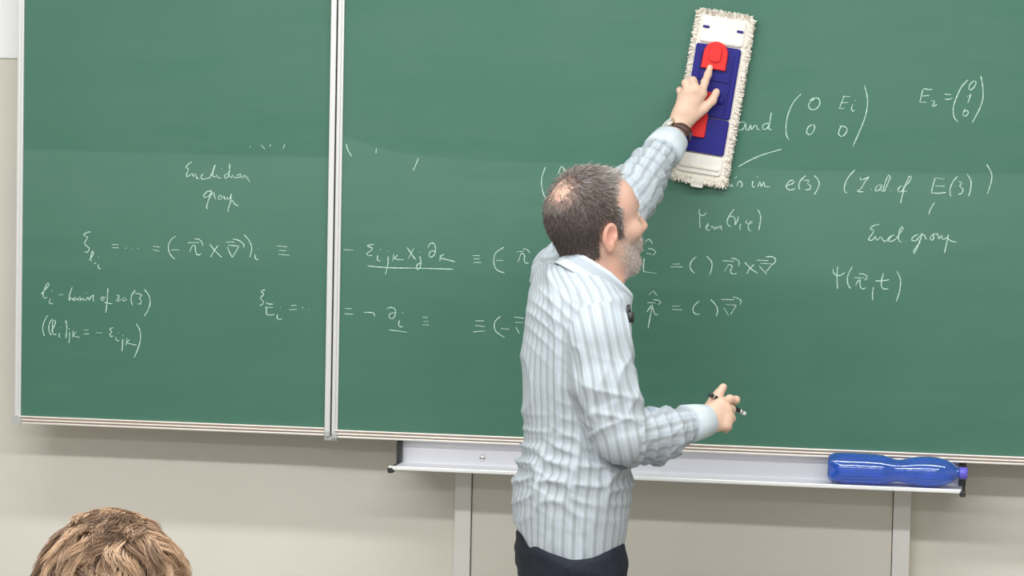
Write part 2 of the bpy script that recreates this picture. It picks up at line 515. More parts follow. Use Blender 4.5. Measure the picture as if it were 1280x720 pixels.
# two lift posts with the flat panel between them
struct('trim_1', MB().box((xl-PW, .118, 0), (xl-.0012, WY, 2.9), .001), m_post)
struct('trim_2', MB().box((xr+.0012, .118, 0), (xr+.0012+PW, WY, 2.9), .001), m_post)
struct('wall_panel', MB().box((xl+.001, .126, 0), (xr-.001, WY, 2.9), .001), m_wall)
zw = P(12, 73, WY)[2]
struct('lit_wall_patch', MB().box((-2.6, WY-.006, zw), (P(22, 40, WY)[0]+.3, WY, 3.08), .002), m_wall_lit)  # added sheet that paints the brightly lit upper left wall
struct('baseboard_front', MB().box((-3.6, WY-.015, 0), (xl-PW-.001, WY, .08), .003), m_floor)

# ------------------------------------------------------------ chalk strokes
def smoothpath(pts):
    if len(pts) < 3: return pts
    out = []
    p = [pts[0]]+pts+[pts[-1]]
    for i in range(1, len(p)-2):
        p0, p1, p2, p3 = [np.array(q) for q in p[i-1:i+3]]
        d = np.linalg.norm(p2-p1); n = max(1, min(5, int(d/2.2)))
        for k in range(n):
            t = k/n
            out.append(tuple(.5*((2*p1)+(-p0+p2)*t+(2*p0-5*p1+4*p2-p3)*t*t+(-p0+3*p1-3*p2+p3)*t**3)))
    out.append(tuple(pts[-1])); return out
rng = random.Random(5)
def chalk(parent, label, x0, y0, s, data, w=1.0):
    st_ = []
    for st in data.split(';'):
        nums = [tuple(map(float, q.split(','))) for q in st.split()]
        if nums: st_.append(smoothpath([(x0+a/s, y0+b/s) for a, b in nums]))
    # strokes that touch or nearly touch make one character or word
    grp = list(range(len(st_)))
    for i in range(len(st_)):
        for j in range(i):
            A_, B_ = np.array(st_[i]), np.array(st_[j])
            if np.sqrt(((A_[:, None]-B_[None])**2).sum(2)).min() < 4.5:
                gi, gj = grp[i], grp[j]; grp = [gj if g == gi else g for g in grp]
    for g in sorted(set(grp)):
        mb = MB()
        for px in [st_[i] for i in range(len(st_)) if grp[i] == g]:
            pts = [P(a, b, -.0006) for a, b in px]
            n = len(pts); V = []; F = []
            for i, p in enumerate(pts):
                t = pts[min(i+1, n-1)]-pts[max(i-1, 0)]; t = t/(np.linalg.norm(t)+1e-9)
                side = np.array([t[2], 0, -t[0]])
                ww = .00122*w*(.8+.4*rng.random())*(1 if 0 < i < n-1 else .7)
                V += [p+side*ww, p+np.array([0, -.0007, 0]), p-side*ww]
            for i in range(n-1):
                F += [(3*i, 3*i+1, 3*i+4, 3*i+3), (3*i+1, 3*i+2, 3*i+5, 3*i+4)]
            mb.add(V, F)
        mb.build('chalk_mark', m_chalk, parent)

# ------------------------------------------------------------ the two boards
zb_l = P(27.5, 519)[2]; zb_r = P(800, 551.5)[2]; ZT = 2.37
xL0 = P(28.5, 300)[0]; xL1 = P(410.2, 300)[0]; xM0 = P(426.4, 300)[0]; xM1 = xM0+2.02
xjoint = P(418.2, 300)[0]; xL_out = P(21.5, 300)[0]
def board(name, label, x0, x1, xo0, xo1, zb):
    e = empty(name, ((x0+x1)/2, .02, zb)); tag(e, label, 'chalkboard')
    s = MB().box((x0, 0, zb), (x1, .012, ZT)).build('writing_surface', m_board, e)
    fb = MB()      # bottom rail: three ridges with grooves
    for (a, b, y) in ((-.0005, -.0045, -.009), (-.0085, -.0125, -.010), (-.0155, -.0205, -.008)):
        fb.box((xo0, y, zb+b), (xo1, .026, zb+a), .0015)
    fb.build('bottom_rail', m_alu, e)
    MB().box((xo0+.001, -.004, zb-.0200), (xo1-.001, .024, zb-.0010)).build('rail_groove', m_groove, e)
    ft = MB().box((xo0, -.009, ZT), (xo1, .026, ZT+.02), .002); ft.build('top_rail', m_alu, e)
    for (a, b) in ((xo0, x0), (x1, xo1)):
        MB().box((a, -.010, zb-.020), (a+(b-a)*.62 if a == xo0 else b, .026, ZT+.02), .002).build('side_rail', m_alu_v, e)
        MB().box((a, -.006, zb-.002), (b, .024, ZT), .001).build('side_rail', m_alu_v, e)
    MB().box((x0+.02, .012, zb+.01), (x1-.02, .03, ZT-.01)).build('back_board', m_corner, e)
    return e
bl = board('chalkboard', 'left wing of the green chalkboard, with "Euclidean group" written on it', xL0, xL1, xL_out, xjoint-.0018, zb_l)
br = board('chalkboard', 'large main green chalkboard behind the lecturer, covered in chalk formulas', xM0, xM1, xjoint+.0018, xM1+.02, zb_r)
# corner caps
c0 = P(24, 523)
MB().tube([(xL_out+.006, -.011, zb_l-.012), (xL_out+.006, .028, zb_l-.012)], .0125, 16).build('corner_cap', m_corner, bl)
MB().box((xjoint-.017, -.012, zb_l-.024), (xjoint-.002, .028, zb_l-.006), .004).build('corner_cap', m_corner, bl)
MB().box((xjoint+.002, -.012, zb_r-.024), (xjoint+.017, .028, zb_r-.006), .004).build('corner_cap', m_corner, br)
MB().box((xjoint-.0017, -.002, zb_l-.01), (xjoint+.0017, .022, ZT+.01)).build('joint_strip', m_gap, bl)
MB().tube([(xjoint-.016, -.002, zb_l-.027), (xjoint+.016, -.002, zb_l-.027)], .006, 12).build('hinge', m_corner, bl)
# carriage that hangs the boards on the posts
for e, xa, xb in ((bl, xL_out+.1, xjoint-.1), (br, xl-.03, xr+.1)):
    z = 1.9
    MB().box((xa, .03, z), (xb, .125 if e is br else WY, z+.05)).build('mounting_rail', m_corner, e)

CL = [
('white chalk words "Euclidean group"', 220, 170, 7.2, "143,235 115,250 90,280 112,300 95,345 98,368 130,350 150,335;150,335 155,370 178,340 185,380 205,385;248,340 222,365 235,390 265,388 300,375;300,385 330,320 352,258 335,320 332,365 350,370 370,350;368,350 375,375 405,380;408,288 410,295;470,335 435,355 440,380 470,365 482,300 482,245;482,300 475,350 500,375 512,350 520,375 550,378;585,345 555,350 548,375 575,372 588,350 590,378 605,360;605,380 615,352 630,365 628,385 645,370 650,400 668,412;325,497 285,498 248,535 250,550 290,545 322,502;322,502 295,570 275,640 282,658;295,570 338,505 345,545 358,570;405,530 380,550 385,575 410,565 412,535 425,560;425,545 432,540 438,570 460,560;460,545 468,575 490,555 498,520 488,600 468,660 472,685;490,600 505,575 512,585 525,612 558,627"),
('row of short chalk dashes above "Euclidean"', 220, 170, 7.2, "663,93 672,102;765,82 800,118;848,75 848,95;978,70 966,115"),
('chalk formula line starting with a xi', 95, 280, 9.14, "165,90 120,100 85,125 130,150 120,180 95,215 110,245 150,275 145,310 120,328 100,318;150,412 175,385 200,330 190,305 178,330 168,390 175,425;205,458 232,442;257,370 263,382;255,460 258,505 282,515;410,237 487,237;415,272 487,273;560,277 576,277;633,280 637,286;705,277 718,280;806,270 809,277;885,256 962,266;882,295 957,313;1143,140 1095,170 1060,230 1058,300 1085,360 1130,402;1090,297 1180,297"),
('chalk vector product in brackets with a triple bar', 230, 280, 9.14, "45,215 178,213;120,172 160,172 200,200 215,250;65,318 98,240;98,240 125,245 130,300 145,350 175,355 198,340;295,232 345,295 430,382;388,247 345,305 303,378;477,208 580,207;558,172 610,182 655,208 685,240 682,272;500,243 570,248 628,257;628,257 590,320 552,382;495,262 520,325 552,382;685,123 740,185 772,260 768,320 750,382;850,280 855,288;812,345 812,385 830,410 852,402;1062,252 1180,261;1082,303 1172,306;1082,348 1205,359"),
('chalk note "l - basis of so(3)"', 40, 345, 6.856, "80,155 110,120 148,75 135,60 112,100 95,160 105,190 130,185;168,125 176,130;160,195 145,220 155,238 180,237;230,160 270,160;345,95 325,150 318,210 335,190 350,195 345,212;375,180 355,200 360,212 385,195 392,210;392,210 410,175 418,195 405,215 430,200 440,190;440,190 445,212 460,205;463,150 469,145;460,210 480,180 490,210 505,175 530,165 520,195 530,220;610,175 590,195 600,215 618,200 612,178 635,185;650,105 645,200 632,315;620,225 650,235 690,238;725,170 745,165 740,195 720,215 745,215 765,200;790,180 775,200 785,218 808,205 800,182;885,122 855,165 850,215 863,253;880,150 915,152 940,165 920,195 938,215 930,240 905,240;962,115 1000,165 1012,225 995,290 962,345"),
('chalk line in brackets below "basis of so(3)"', 40, 345, 6.856, "135,335 100,400 92,460 107,517;175,368 148,410 145,470 165,508;165,470 195,420 200,385 180,380 175,440 180,500 212,498;245,438 247,445;238,490 230,510 237,528;288,377 298,440 290,535;318,450 320,457;322,480 320,540 315,575;352,470 347,530;385,478 350,505 380,522 410,525;442,463 487,465;442,497 490,497;550,487 602,487;697,443 665,455 685,480 665,500 675,520 700,515;742,485 744,491;722,520 718,545 735,558 748,550;778,505 780,512;778,540 775,600 770,650;815,530 805,595;840,545 812,572 850,585 897,593;893,408 925,470 928,550 905,630 877,697"),
('chalk xi with subscript E at the right of the wing', 310, 350, 12, "260,147 190,173 238,210 185,275 235,325 225,360 175,387;268,340 310,362 378,363;275,413 378,413;268,390 275,460 278,520;278,520 330,528 402,518;483,405 490,416;450,512 432,550 460,595 503,590 503,578;648,387 728,380;617,447 733,443;812,412 830,422;914,438 920,447"),
]
CM = [
('three stray chalk ticks near the board joint', 420, 170, 8.533, "108,85 125,145 167,220;430,125 426,185;880,232 855,300 822,372"),
('underlined chalk term with epsilon and x', 420, 290, 5.144, "47,114 112,116;245,80 200,88 235,108 197,140 205,152 235,150;285,110 287,115;270,148 265,180 285,187;335,122 337,127;335,155 333,210 318,273;372,142 365,188;398,148 375,168 400,178 435,177;457,100 505,170 513,177;500,105 465,172;540,125 542,130;538,155 545,190 540,230 525,243 515,225 530,205 548,195;592,100 605,75 630,75 640,110 630,150 605,163 597,145 610,125 640,122;672,145 668,187;695,142 668,165 700,175 765,192;203,218 330,230 540,234 755,240"),
('chalk derivative with a short underline', 420, 290, 5.144, "57,492 102,495;55,526 112,530;178,518 240,520 248,543;328,495 350,485 378,495 382,530 365,557 345,555 340,535 360,520 382,522;425,517 430,521;408,568 402,600 415,612 432,608;340,630 457,645;558,548 592,552;560,574 597,577;557,596 597,599"),
('chalk bracket behind the head of the lecturer', 570, 200, 3.133, "350,28 335,80 345,140 375,180;400,55 412,25 420,30 430,52"),
('chalk bracket and vector product left of the shoulder', 570, 200, 3.133, "65,375 92,375;70,388 92,388;70,402 100,402;188,342 155,365 148,400 160,430 190,443;158,394 185,394;238,360 265,358;262,348 280,352 290,365;243,400 255,365;255,365 268,372 268,400 285,405;318,378 337,410;335,378 318,410;362,350 395,350;375,343 400,345"),
('chalk bracket and nabla behind the back of the shirt', 570, 200, 3.133, "75,630 110,630;75,648 113,653;68,673 112,670;175,612 152,635 155,670 190,695;175,660 208,663;228,615 265,620;232,636 265,637;235,655 248,680"),
('chalk word "and" beside the mop, with a slanting line', 910, 100, 6, "130,320 95,315 72,350 80,378 115,365 132,325 135,370 155,378;155,378 170,335 178,375 200,340 215,345 218,370 240,372;305,325 265,335 260,370 285,370 310,330 325,245 315,310 305,365 328,375;75,652 150,610 250,565 400,520"),
('chalk two by two matrix holding E and zeros', 910, 100, 6, "550,103 490,170 450,260 435,350 440,420 457,447;650,140 615,165 605,200 625,222 665,215 690,175 680,140 645,135 610,155;918,125 860,122;870,125 835,215;845,172 902,170;835,215 875,212;952,150 956,157;935,185 925,220 935,235 950,228;1022,42 1045,130 1042,220 1010,330 937,497;635,335 600,355 590,395 605,412 635,395 652,350 640,332;850,350 835,375 830,405 850,425 880,405 895,370 880,352 835,345"),
('chalk column vector after "E2 =" at the upper right', 1130, 85, 9, "218,230 270,242 322,243;213,240 195,315 178,385;195,318 285,310;175,385 250,387;302,372 340,368 345,385 318,425 335,432 372,408;455,292 495,300 528,300;458,350 490,355 543,342;720,132 650,210 600,310 560,420 555,510 575,575 612,607;790,145 745,180 730,235 750,248 790,215 812,160 795,142;705,328 755,295;755,295 735,345 718,395;690,455 665,510 668,540 700,540 725,505 715,480 675,490;863,90 885,200 888,340 850,460 770,612"),
('chalk words "basis in e(3)" partly behind the mop', 900, 200, 8, "80,225 100,270 115,235 122,268 140,265;148,185 170,162;168,262 185,215 200,210 220,235 215,270 195,272;330,205 322,260 335,275 350,262;370,175 375,160;378,270 400,215 410,268 440,215 445,265 470,268 500,270;668,255 720,240 745,215 725,203 690,215 662,265 685,298 720,300 752,285;858,158 810,200 787,250 798,300;835,205 890,205 870,235;870,235 908,262 895,295 848,298;942,155 985,205 988,260 945,347"),
('chalk words "(L. al. of E(3))"', 1040, 190, 5.818, "167,130 115,190 90,255 95,292 115,302;205,182 210,205 240,195 270,182;270,182 235,225 210,270 180,285 200,290 230,290;285,268 288,276;360,235 325,250 315,285 345,275 362,240 358,285 385,280;385,280 425,180 412,168 385,230 375,280 390,288;423,275 427,281;510,245 485,262 482,290 510,285 525,250;525,250 560,220 578,180 565,175 535,240 510,320 500,372;510,290 545,285;748,188 818,200;750,190 735,240 723,298;750,248 820,250;723,298 775,300 828,295;912,177 875,225 858,280 865,325;918,215 945,225 928,250 952,270 945,300 915,310;982,160 1010,210 1008,270 993,323;1125,90 1158,150 1160,210 1130,305;747,368 720,410 703,455"),
('chalk Y with a subscript and bracket below the mop', 860, 250, 11.636, "170,135 155,185 180,222 225,225 270,182;172,225 168,330 180,405;250,410 300,370 300,335 270,370 262,420 290,440 325,435;335,375 350,410 360,380 395,430 410,380 430,420 460,370 465,400 490,360 480,410 495,437;672,132 605,225 570,300 580,360 622,390;590,250 650,235 685,270 682,365;682,365 715,310 735,237;770,342 750,400 762,437;860,290 838,325 865,350 905,345 938,318 905,310 880,360 878,420 912,458;1015,140 1050,210 1055,290 1030,437"),
('chalk words "Eucl. group"', 1070, 270, 9.143, "268,95 200,112 158,148 205,165 180,215 138,270 175,282 205,255 225,228;225,228 235,280 285,235;285,235 300,265 320,290 345,290 385,240 440,215;440,215 395,240 370,285 410,290 455,265;455,265 500,200 540,140 520,125 495,180 485,265 500,295 525,292;563,283 571,287;710,213 660,235 635,275 680,285 725,240 755,200;755,200 740,260 700,360 665,430 655,415 690,350 730,310 715,280;755,200 790,235 803,270;895,205 855,235 845,265 865,280 890,255 885,215 930,205 945,265;945,265 985,220 985,265 1010,265 1045,245 1058,212;1058,212 1050,260 1030,340 1012,425;1045,250 1080,285 1155,302"),
('chalk equation for L with hat and arrow', 790, 290, 5.54, "88,72 117,50 143,83;110,115 150,122 165,140 145,160;98,147 135,155;85,180 80,230 80,275;80,275 170,287;283,222 332,222;267,242 350,242;447,168 410,205 402,240 415,270 435,285;515,165 550,205 553,245 538,297;628,200 708,203;688,182 725,190 742,210 738,238;642,273 668,225;668,225 695,235 680,275 700,292 725,288;780,210 820,252 870,287;845,225 815,255 795,290;865,195 945,200;925,172 970,172 995,190 990,212 965,230;890,217 970,222;880,235 932,292;970,225 930,275"),
('chalk equation for p with hat and arrow', 790, 290, 5.54, "117,435 147,408;147,408 173,440;107,490 162,491;148,470 190,475 198,490 182,503;103,555 130,515 142,505;142,505 125,590 112,667;142,515 150,550 165,575 180,570;278,515 327,513;278,537 345,540;467,478 430,510 422,545 440,568 470,570;545,467 582,510 593,545 583,583;618,467 710,470;697,452 735,460 757,482 745,505;650,503 720,507;635,523 668,577;722,507 685,570"),
('chalk psi of r and t', 1020, 320, 9.846, "210,160 215,210 245,238 300,240 355,203;268,128 258,240 265,405;450,130 400,220 385,300 400,365 430,402;465,270 600,270;530,220 590,225 628,250 625,275 603,298;488,365 515,310 545,285;545,285 540,345 555,395 585,408 618,388;707,382 695,470 698,547;728,307 805,308 903,293;830,212 808,300 805,370 825,405 890,405;990,185 1035,270 1040,350 1025,450 990,555"),
]
for d in CL: chalk(bl, *d)
for d in CM: chalk(br, *d)

# ------------------------------------------------------------ tray under the main board
xa = P(500, 565, .03)[0]; xb = P(1204, 590, .03)[0]
TD = -.085                                  # front edge of the shelf
zt = P(845, 599.5, TD)[2]
tr = empty('chalk_tray', ((xa+xb)/2, .02, zt)); tag(tr, 'long aluminium chalk tray hanging under the main board', 'tray')
zt_top = zb_r-.021
MB().box((xa, .030, zt), (xb, .036, zt_top+.012)).build('back_plate', m_tray, tr)
MB().box((xa, TD+.004, zt-.004), (xb, .030, zt)).build('shelf', m_tray, tr)
MB().box((xa-.004, TD-.003, zt-.005), (xb-.002, TD+.004, zt+.0045), .002).build('front_lip', m_lip, tr)
MB().box((xa-.002, .036, zt-.002), (xb, .118, zt+.02)).build('mounting_rail', m_corner, tr)
for k, x in enumerate((xa, xb)):
    s = -1 if k == 0 else 1
    MB().box((x-(.004 if k == 0 else .010), .006, zt), (x+.007, .040, zt_top-.003), .002).build('end_bracket', m_black, tr)
    MB().box((x-.006, TD-.004, zt-.013), (x+.008, TD+.02, zt+.001), .003).build('end_cap', m_black, tr)
    MB().box((x-.001, TD+.012, zt-.009), (x+.006, .01, zt+.002), .002).build('end_foot', m_black, tr)
sp = P(603, 573, .029)
sc_ = MB().lathe([(0, .007), (.002, .007), (.0035, .005), (.004, .002)], (sp[0], .030, sp[2]), (0, -1, 0), 16).build('screw', m_chrome, tr, True)
MB().box((sp[0]-.0045, .0252, sp[2]-.0007), (sp[0]+.0045, .0262, sp[2]+.0007)).build('screw_slot', m_black, sc_)

# ------------------------------------------------------------ blue bottle lying on the tray
BY = -.046
pr = [(1035, 14), (1037, 17.5), (1043, 19.6), (1060, 20), (1085, 20.0), (1102, 19), (1112, 16.4), (1119, 14.2), (1125, 13.8), (1133, 15.8), (1146, 18.6), (1160, 19.4), (1172, 18.6),
      (1182, 16), (1190, 12.4), (1194, 8.5), (1196, 6), (1199, 5.8)]
p0 = P(1035, 588, BY); sc = np.linalg.norm(P(1135, 592, BY)-P(1035, 588, BY))/100
bx0 = p0[0]; R0 = 20*sc; bz = zt+R0+.0005
prof = [((x-1035)*sc, r*sc) for x, r in pr]
def ribbed(r, t):
    return lambda an: r
P2 = []
for (t_, r) in prof:
    if t_ < .02:
        P2.append((t_, (lambda an, r=r, t_=t_: r*(1-.16*(1-t_/.02)*abs(math.cos(2.5*an))**1.0))))
    else: P2.append((t_, r))
# denser profile along the body with faint grip ribs
dn = []
ts = np.array([p_[0] for p_ in prof]); rs = np.array([p_[1] for p_ in prof])
for t_ in np.linspace(0, ts[-1], 90):
    # smooth interpolation
    r = float(np.mean(np.interp([t_-.004, t_-.002, t_, t_+.002, t_+.004], ts, rs)))
    if .09 < t_ < .13: r *= 1+.012*math.sin(t_*1500)
    if t_ < .028:
        f = 1-t_/.028
        dn.append((t_, (lambda an, r=r, f=f: r*(1-.38*f*abs(math.cos(2.5*an))**2.5))))
    else: dn.append((t_, r))
be = empty('bottle', (bx0+.16, BY, zt)); tag(be, 'empty blue plastic bottle lying on its side on the chalk tray', 'bottle')
def rr(r, an): return r(an) if callable(r) else r
inner = [(.004+t_*(ts[-1]-.004)/ts[-1], (lambda an, r=r: rr(r, an)-.0012)) for t_, r in dn[::-1]]
mb = MB().lathe(dn, (bx0, BY, bz), (1, 0, 0), 40).lathe(inner, (bx0, BY, bz), (1, 0, 0), 40)
body = mb.build('bottle_body', m_bottle, be, True)
capx = bx0+ts[-1]
MB().lathe([(-.006, .0125), (-.003, .0135), (0, .0125)], (capx-.001, BY, bz), (1, 0, 0), 24).build('neck_ring', m_bottle, be, True)
MB().lathe([(0, .0135), (.001, .0142), (.017, .0140), (.0185, .012)], (capx, BY, bz), (1, 0, 0), 24).build('bottle_cap', m_cap, be, True)

# ------------------------------------------------------------ flat mop pressed on the board
MT, MBm = P(908, 15, -.02), P(871.5, 230, -.02)
ax = nrm(MT-MBm); ax[1] = 0; ax = nrm(ax); sd = np.array([ax[2], 0, -ax[0]]); out = np.array([0, -1.0, 0])
ML = float(np.linalg.norm((MT-MBm))); MC = (MT+MBm)/2; MC[1] = 0
MW = 77/2*ML/218
FR = np.stack([sd, ax, out], 1)
def ml(x, y, z): return MC+sd*x+ax*y+out*z      # x right, y up, z off the board
def slab(pts, z0, z1, bulge=0.0):
    "prism of an outline in mop coordinates"
    n = len(pts); V = [ml(x, y, z0) for x, y in pts]+[ml(x, y, z1) for x, y in pts]
    cx = sum(p_[0] for p_ in pts)/n; cy = sum(p_[1] for p_ in pts)/n
    V += [ml(cx+(x-cx)*.94, cy+(y-cy)*.97, z1+bulge) for x, y in pts]
    F = [tuple(range(n))]
    for k in range(n):
        k2 = (k+1) % n
        F += [(k, k2, n+k2, n+k), (n+k, n+k2, 2*n+k2, 2*n+k)]
    F.append(tuple(range(2*n, 3*n)))
    mb_ = MB().add(V, F)
    import bmesh
    bm = bmesh.new(); vs_ = [bm.verts.new(v) for v in mb_.v]
    for f in mb_.f: bm.faces.new([vs_[i] for i in f])
    bmesh.ops.recalc_face_normals(bm, faces=bm.faces[:])
    me = bpy.data.meshes.new('slab'); bm.to_mesh(me); bm.free(); return me
def rrect(x0, x1, y0, y1, r, n=5):
    o = []
    for cx, cy, a in ((x1-r, y1-r, 0), (x0+r, y1-r, 90), (x0+r, y0+r, 180), (x1-r, y0+r, 270)):
        for k in range(n+1):
            t_ = math.radians(a+90*k/n); o.append((cx+r*math.cos(t_), cy+r*math.sin(t_)))
    return o
mop = empty('flat_mop', tuple(MC+np.array([0, -.01, -ML/2]))); tag(mop, 'white fringed board mop with blue plate and red clips pressed on the board', 'mop')
hw, hl = MW-.010, ML/2-.008
link('mop_pad', slab(rrect(-hw, hw, -hl, hl, .012), .002, .016, .003), m_pad, mop)
# fringe: short yarns all round
rg = np.random.RandomState(3)
N_ = 3600
per = rg.rand(N_)*(4*hw+4*hl); rt = []; dr = []
for p_ in per:
    if p_ < 2*hl: a_ = (-hw, -hl+p_, -1, 0)
    elif p_ < 4*hl: a_ = (hw, -hl+p_-2*hl, 1, 0)
    elif p_ < 4*hl+2*hw: a_ = (-hw+p_-4*hl, -hl, 0, -1)
    else: a_ = (-hw+p_-4*hl-2*hw, hl, 0, 1)
    rt.append(ml(a_[0]-a_[2]*.006*rg.rand(), a_[1]-a_[3]*.006*rg.rand(), .006+.014*rg.rand()))
    dr.append(sd*(a_[2]+rg.normal()*.25)+ax*(a_[3]+rg.normal()*.25)+out*(rg.normal()*.30+.25))
rt = np.array(rt); dr = np.array(dr)
V, F, T = strands(rt, lambda p_, s_: dr-np.array([0, 0, .5])*s_, rg.uniform(.006, .013, N_), rg.uniform(.0016, .0027, N_), rg.rand(N_), 3, seed=1, taper=.7)
V[:, 1] = np.minimum(V[:, 1], -.0015)
me = npmesh('fringe', V, F, False); fr = link('fringe', me, m_pad, mop); fr['kind'] = 'stuff'
def mlp(px, py, z=.02):
    q = P(px, py, -z)-MC; return float(q@sd), float(q@ax)
# pockets of canvas at both ends
yT0 = mlp(893, 55)[1]; yB1 = mlp(878, 193)[1]
link('end_pocket', slab(rrect(-hw+.010, hw-.010, yT0, hl-.006, .010), .015, .021, .003), m_cloth, mop)
link('end_pocket', slab(rrect(-hw+.006, hw-.010, -hl+.018, yB1, .008), .015, .021, .003), m_cloth, mop)
link('stitched_fold', slab(rrect(-hw+.012, hw-.016, -hl+.030, -hl+.036, .0025), .020, .0265, .001), m_pad, mop)
link('hanging_loop', slab(rrect(-.016, .014, -hl-.016, -hl+.010, .004), .012, .019, .002), m_cloth, mop)
for sx_ in (-1, 1):
    link('strap_slot', slab(rrect(sx_*(hw-.022)-.008, sx_*(hw-.022)+.008, hl-.036, hl-.030, .0025), .0225, .0255, .001), m_blue, mop)
link('pocket_seam', slab(rrect(-hw+.014, hw-.014, yT0+.004, yT0+.0065, .001), .0225, .0262, .0005), m_pad, mop)
# blue plate in two hinged halves
px0, px1 = -hw+.006, hw-.012
ymid = mlp(893, 148)[1]
pl = link('blue_plate', slab(rrect(px0, px1, ymid+.001, yT0-.003, .006), .016, .025, .002), m_blue, mop)
pl2 = link('blue_plate', slab(rrect(px0, px1, yB1+.003, ymid-.001, .006), .016, .025, .002), m_blue, mop)
# raised ribs of the plate
for (x0, x1, y0, y1) in ((px0+.014, px0+.017, ymid+.01, yT0-.02), (px1-.017, px1-.014, ymid+.01, yT0-.02), (px0+.016, px1-.016, yT0-.085, yT0-.082)):
    link('plate_rib', slab(rrect(x0, x1, y0, y1, .001, 2), .026, .030, .001), m_blue, pl)
# red clips
cx, cy = mlp(895, 70)
dome = [(cx-.030, cy-.032), (cx+.029, cy-.032)]+[(cx+.029*math.cos(a), cy+.004+.030*math.sin(a)) for a in np.linspace(.0, math.pi, 13)]
rc = link('red_clip', slab(dome, .024, .034, .003), m_red, mop)
link('clip_button', slab(rrect(cx-.014, cx+.014, cy-.014, cy+.022, .008), .034, .040, .003), m_red, rc)
cx, cy = mlp(872, 156)
link('red_clip', slab(rrect(cx-.022, cx+.022, cy-.028, cy+.030, .005), .024, .032, .002), m_red, mop)
cx, cy = mlp(886, 121)
link('red_clip', slab(rrect(cx-.012, cx+.013, cy-.016, cy+.012, .005), .024, .033, .002), m_red, mop)
cx, cy = mlp(901, 126)
MB().lathe([(0, .009), (.004, .009), (.005, .006)], ml(cx, cy, .026), out, 16).build('pivot_pin', m_blue, mop, True)
# ------------------------------------------------------------ the lecturer
UP = np.array([0, 0, 1.0])
Rh = np.array([math.cos(yaw), math.sin(yaw), 0]); Vh = np.array([-math.sin(yaw), math.cos(yaw), 0])
YB = -.66
NB = P(741, 352, -.655)                              # base of the neck
RS = P(752, 424, -.79); LS = P(703, 343, -.47)
RE = P(777, 546, -.805); RWr = P(876, 528, -.62)
LE = P(792, 240, -.27); LWr = P(845, 166, -.075)
HC = P(744, 276, -.64)
def shoulders():
    l = (LS-RS)*np.array([1, 1, 0]); return nrm(l)
ld = shoulders(); fd = np.array([ld[1], -ld[0], 0])
# head frame
ha, hp, hr = math.radians(27), math.radians(9), math.radians(2)
fh = math.cos(ha)*Rh+math.sin(ha)*Vh
hx = math.cos(hp)*fh+math.sin(hp)*UP
hz = math.cos(hp)*UP-math.sin(hp)*fh
hy = np.cross(hz, hx)
hy, hz = math.cos(hr)*hy+math.sin(hr)*hz, math.cos(hr)*hz-math.sin(hr)*hy
HM = np.stack([hx, hy, hz], 1)
def H(x, y, z): return HC+hx*x+hy*y+hz*z

def head_prims(H, HM):
    p = []
    p.append(ell(H(-.012, 0, .020), (.098, .077, .094), HM, .03))
    p.append(ell(H(.040, 0, .028), (.052, .064, .060), HM, .03))
    p.append(ell(H(.028, 0, -.048), (.056, .055, .066), HM, .03))
    for s in (-1, 1):
        p.append(cone(H(-.006, s*.055, -.052), H(.066, s*.022, -.104), .017, .016, .025))
        p.append(ell(H(.062, s*.046, -.028), (.026, .022, .022), HM, .02))
    p.append(ell(H(.076, 0, -.102), (.020, .024, .018), HM, .02))
    p.append(cone(H(.084, -.030, .022), H(.093, -.008, .020), .009, .010, .014))
    p.append(cone(H(.084, .030, .022), H(.093, .008, .020), .009, .010, .014))
    for s in (-1, 1):
        p.append(ell(H(.099, s*.033, .000), (.014, .017, .012), HM, .012, '-'))
        p.append(ell(H(.077, s*.032, .000), (.0145, .0155, .0125), HM, .004))
    p.append(cone(H(.092, 0, .012), H(.117, 0, -.030), .0075, .0105, .012))
    for s in (-1, 1): p.append(ell(H(.103, s*.0125, -.035), (.012, .0075, .008), HM, .006))
    p.append(ell(H(.086, 0, -.062), (.020, .026, .020), HM, .018))
    p.append(cone(H(.097, -.017, -.064), H(.104, 0, -.061), .0045, .0055, .006))
    p.append(cone(H(.097, .017, -.064), H(.104, 0, -.061), .0045, .0055, .006))
    p.append(cone(H(.095, -.015, -.073), H(.102, 0, -.075), .0050, .0065, .006))
    p.append(cone(H(.095, .015, -.073), H(.102, 0, -.075), .0050, .0065, .006))
    for s in (-1, 1):                                 # ears: shell, hollow, rim, lobe
        A = np.array([[.96, -.28*s*0-.0, .25], [0, 1, 0], [-.25, 0, .96]])
        t_ = math.radians(4)*s
        Rz = np.array([[math.cos(t_), -math.sin(t_), 0], [math.sin(t_), math.cos(t_), 0], [0, 0, 1]])
        E_ = HM@Rz@A
        c = H(-.012, s*.083, -.024)
        p.append(ell(c, (.0180, .0075, .0285), E_, .006))
        p.append(ell(c+E_@np.array([.002, s*.0080, .003]), (.0115, .0080, .020), E_, .003, '-'))
        p.append(ell(c+E_@np.array([.005, 0, -.026]), (.010, .0065, .011), E_, .005))
        p.append(ell(c+E_@np.array([.012, s*.002, -.004]), (.005, .005, .008), E_, .004))
    return p

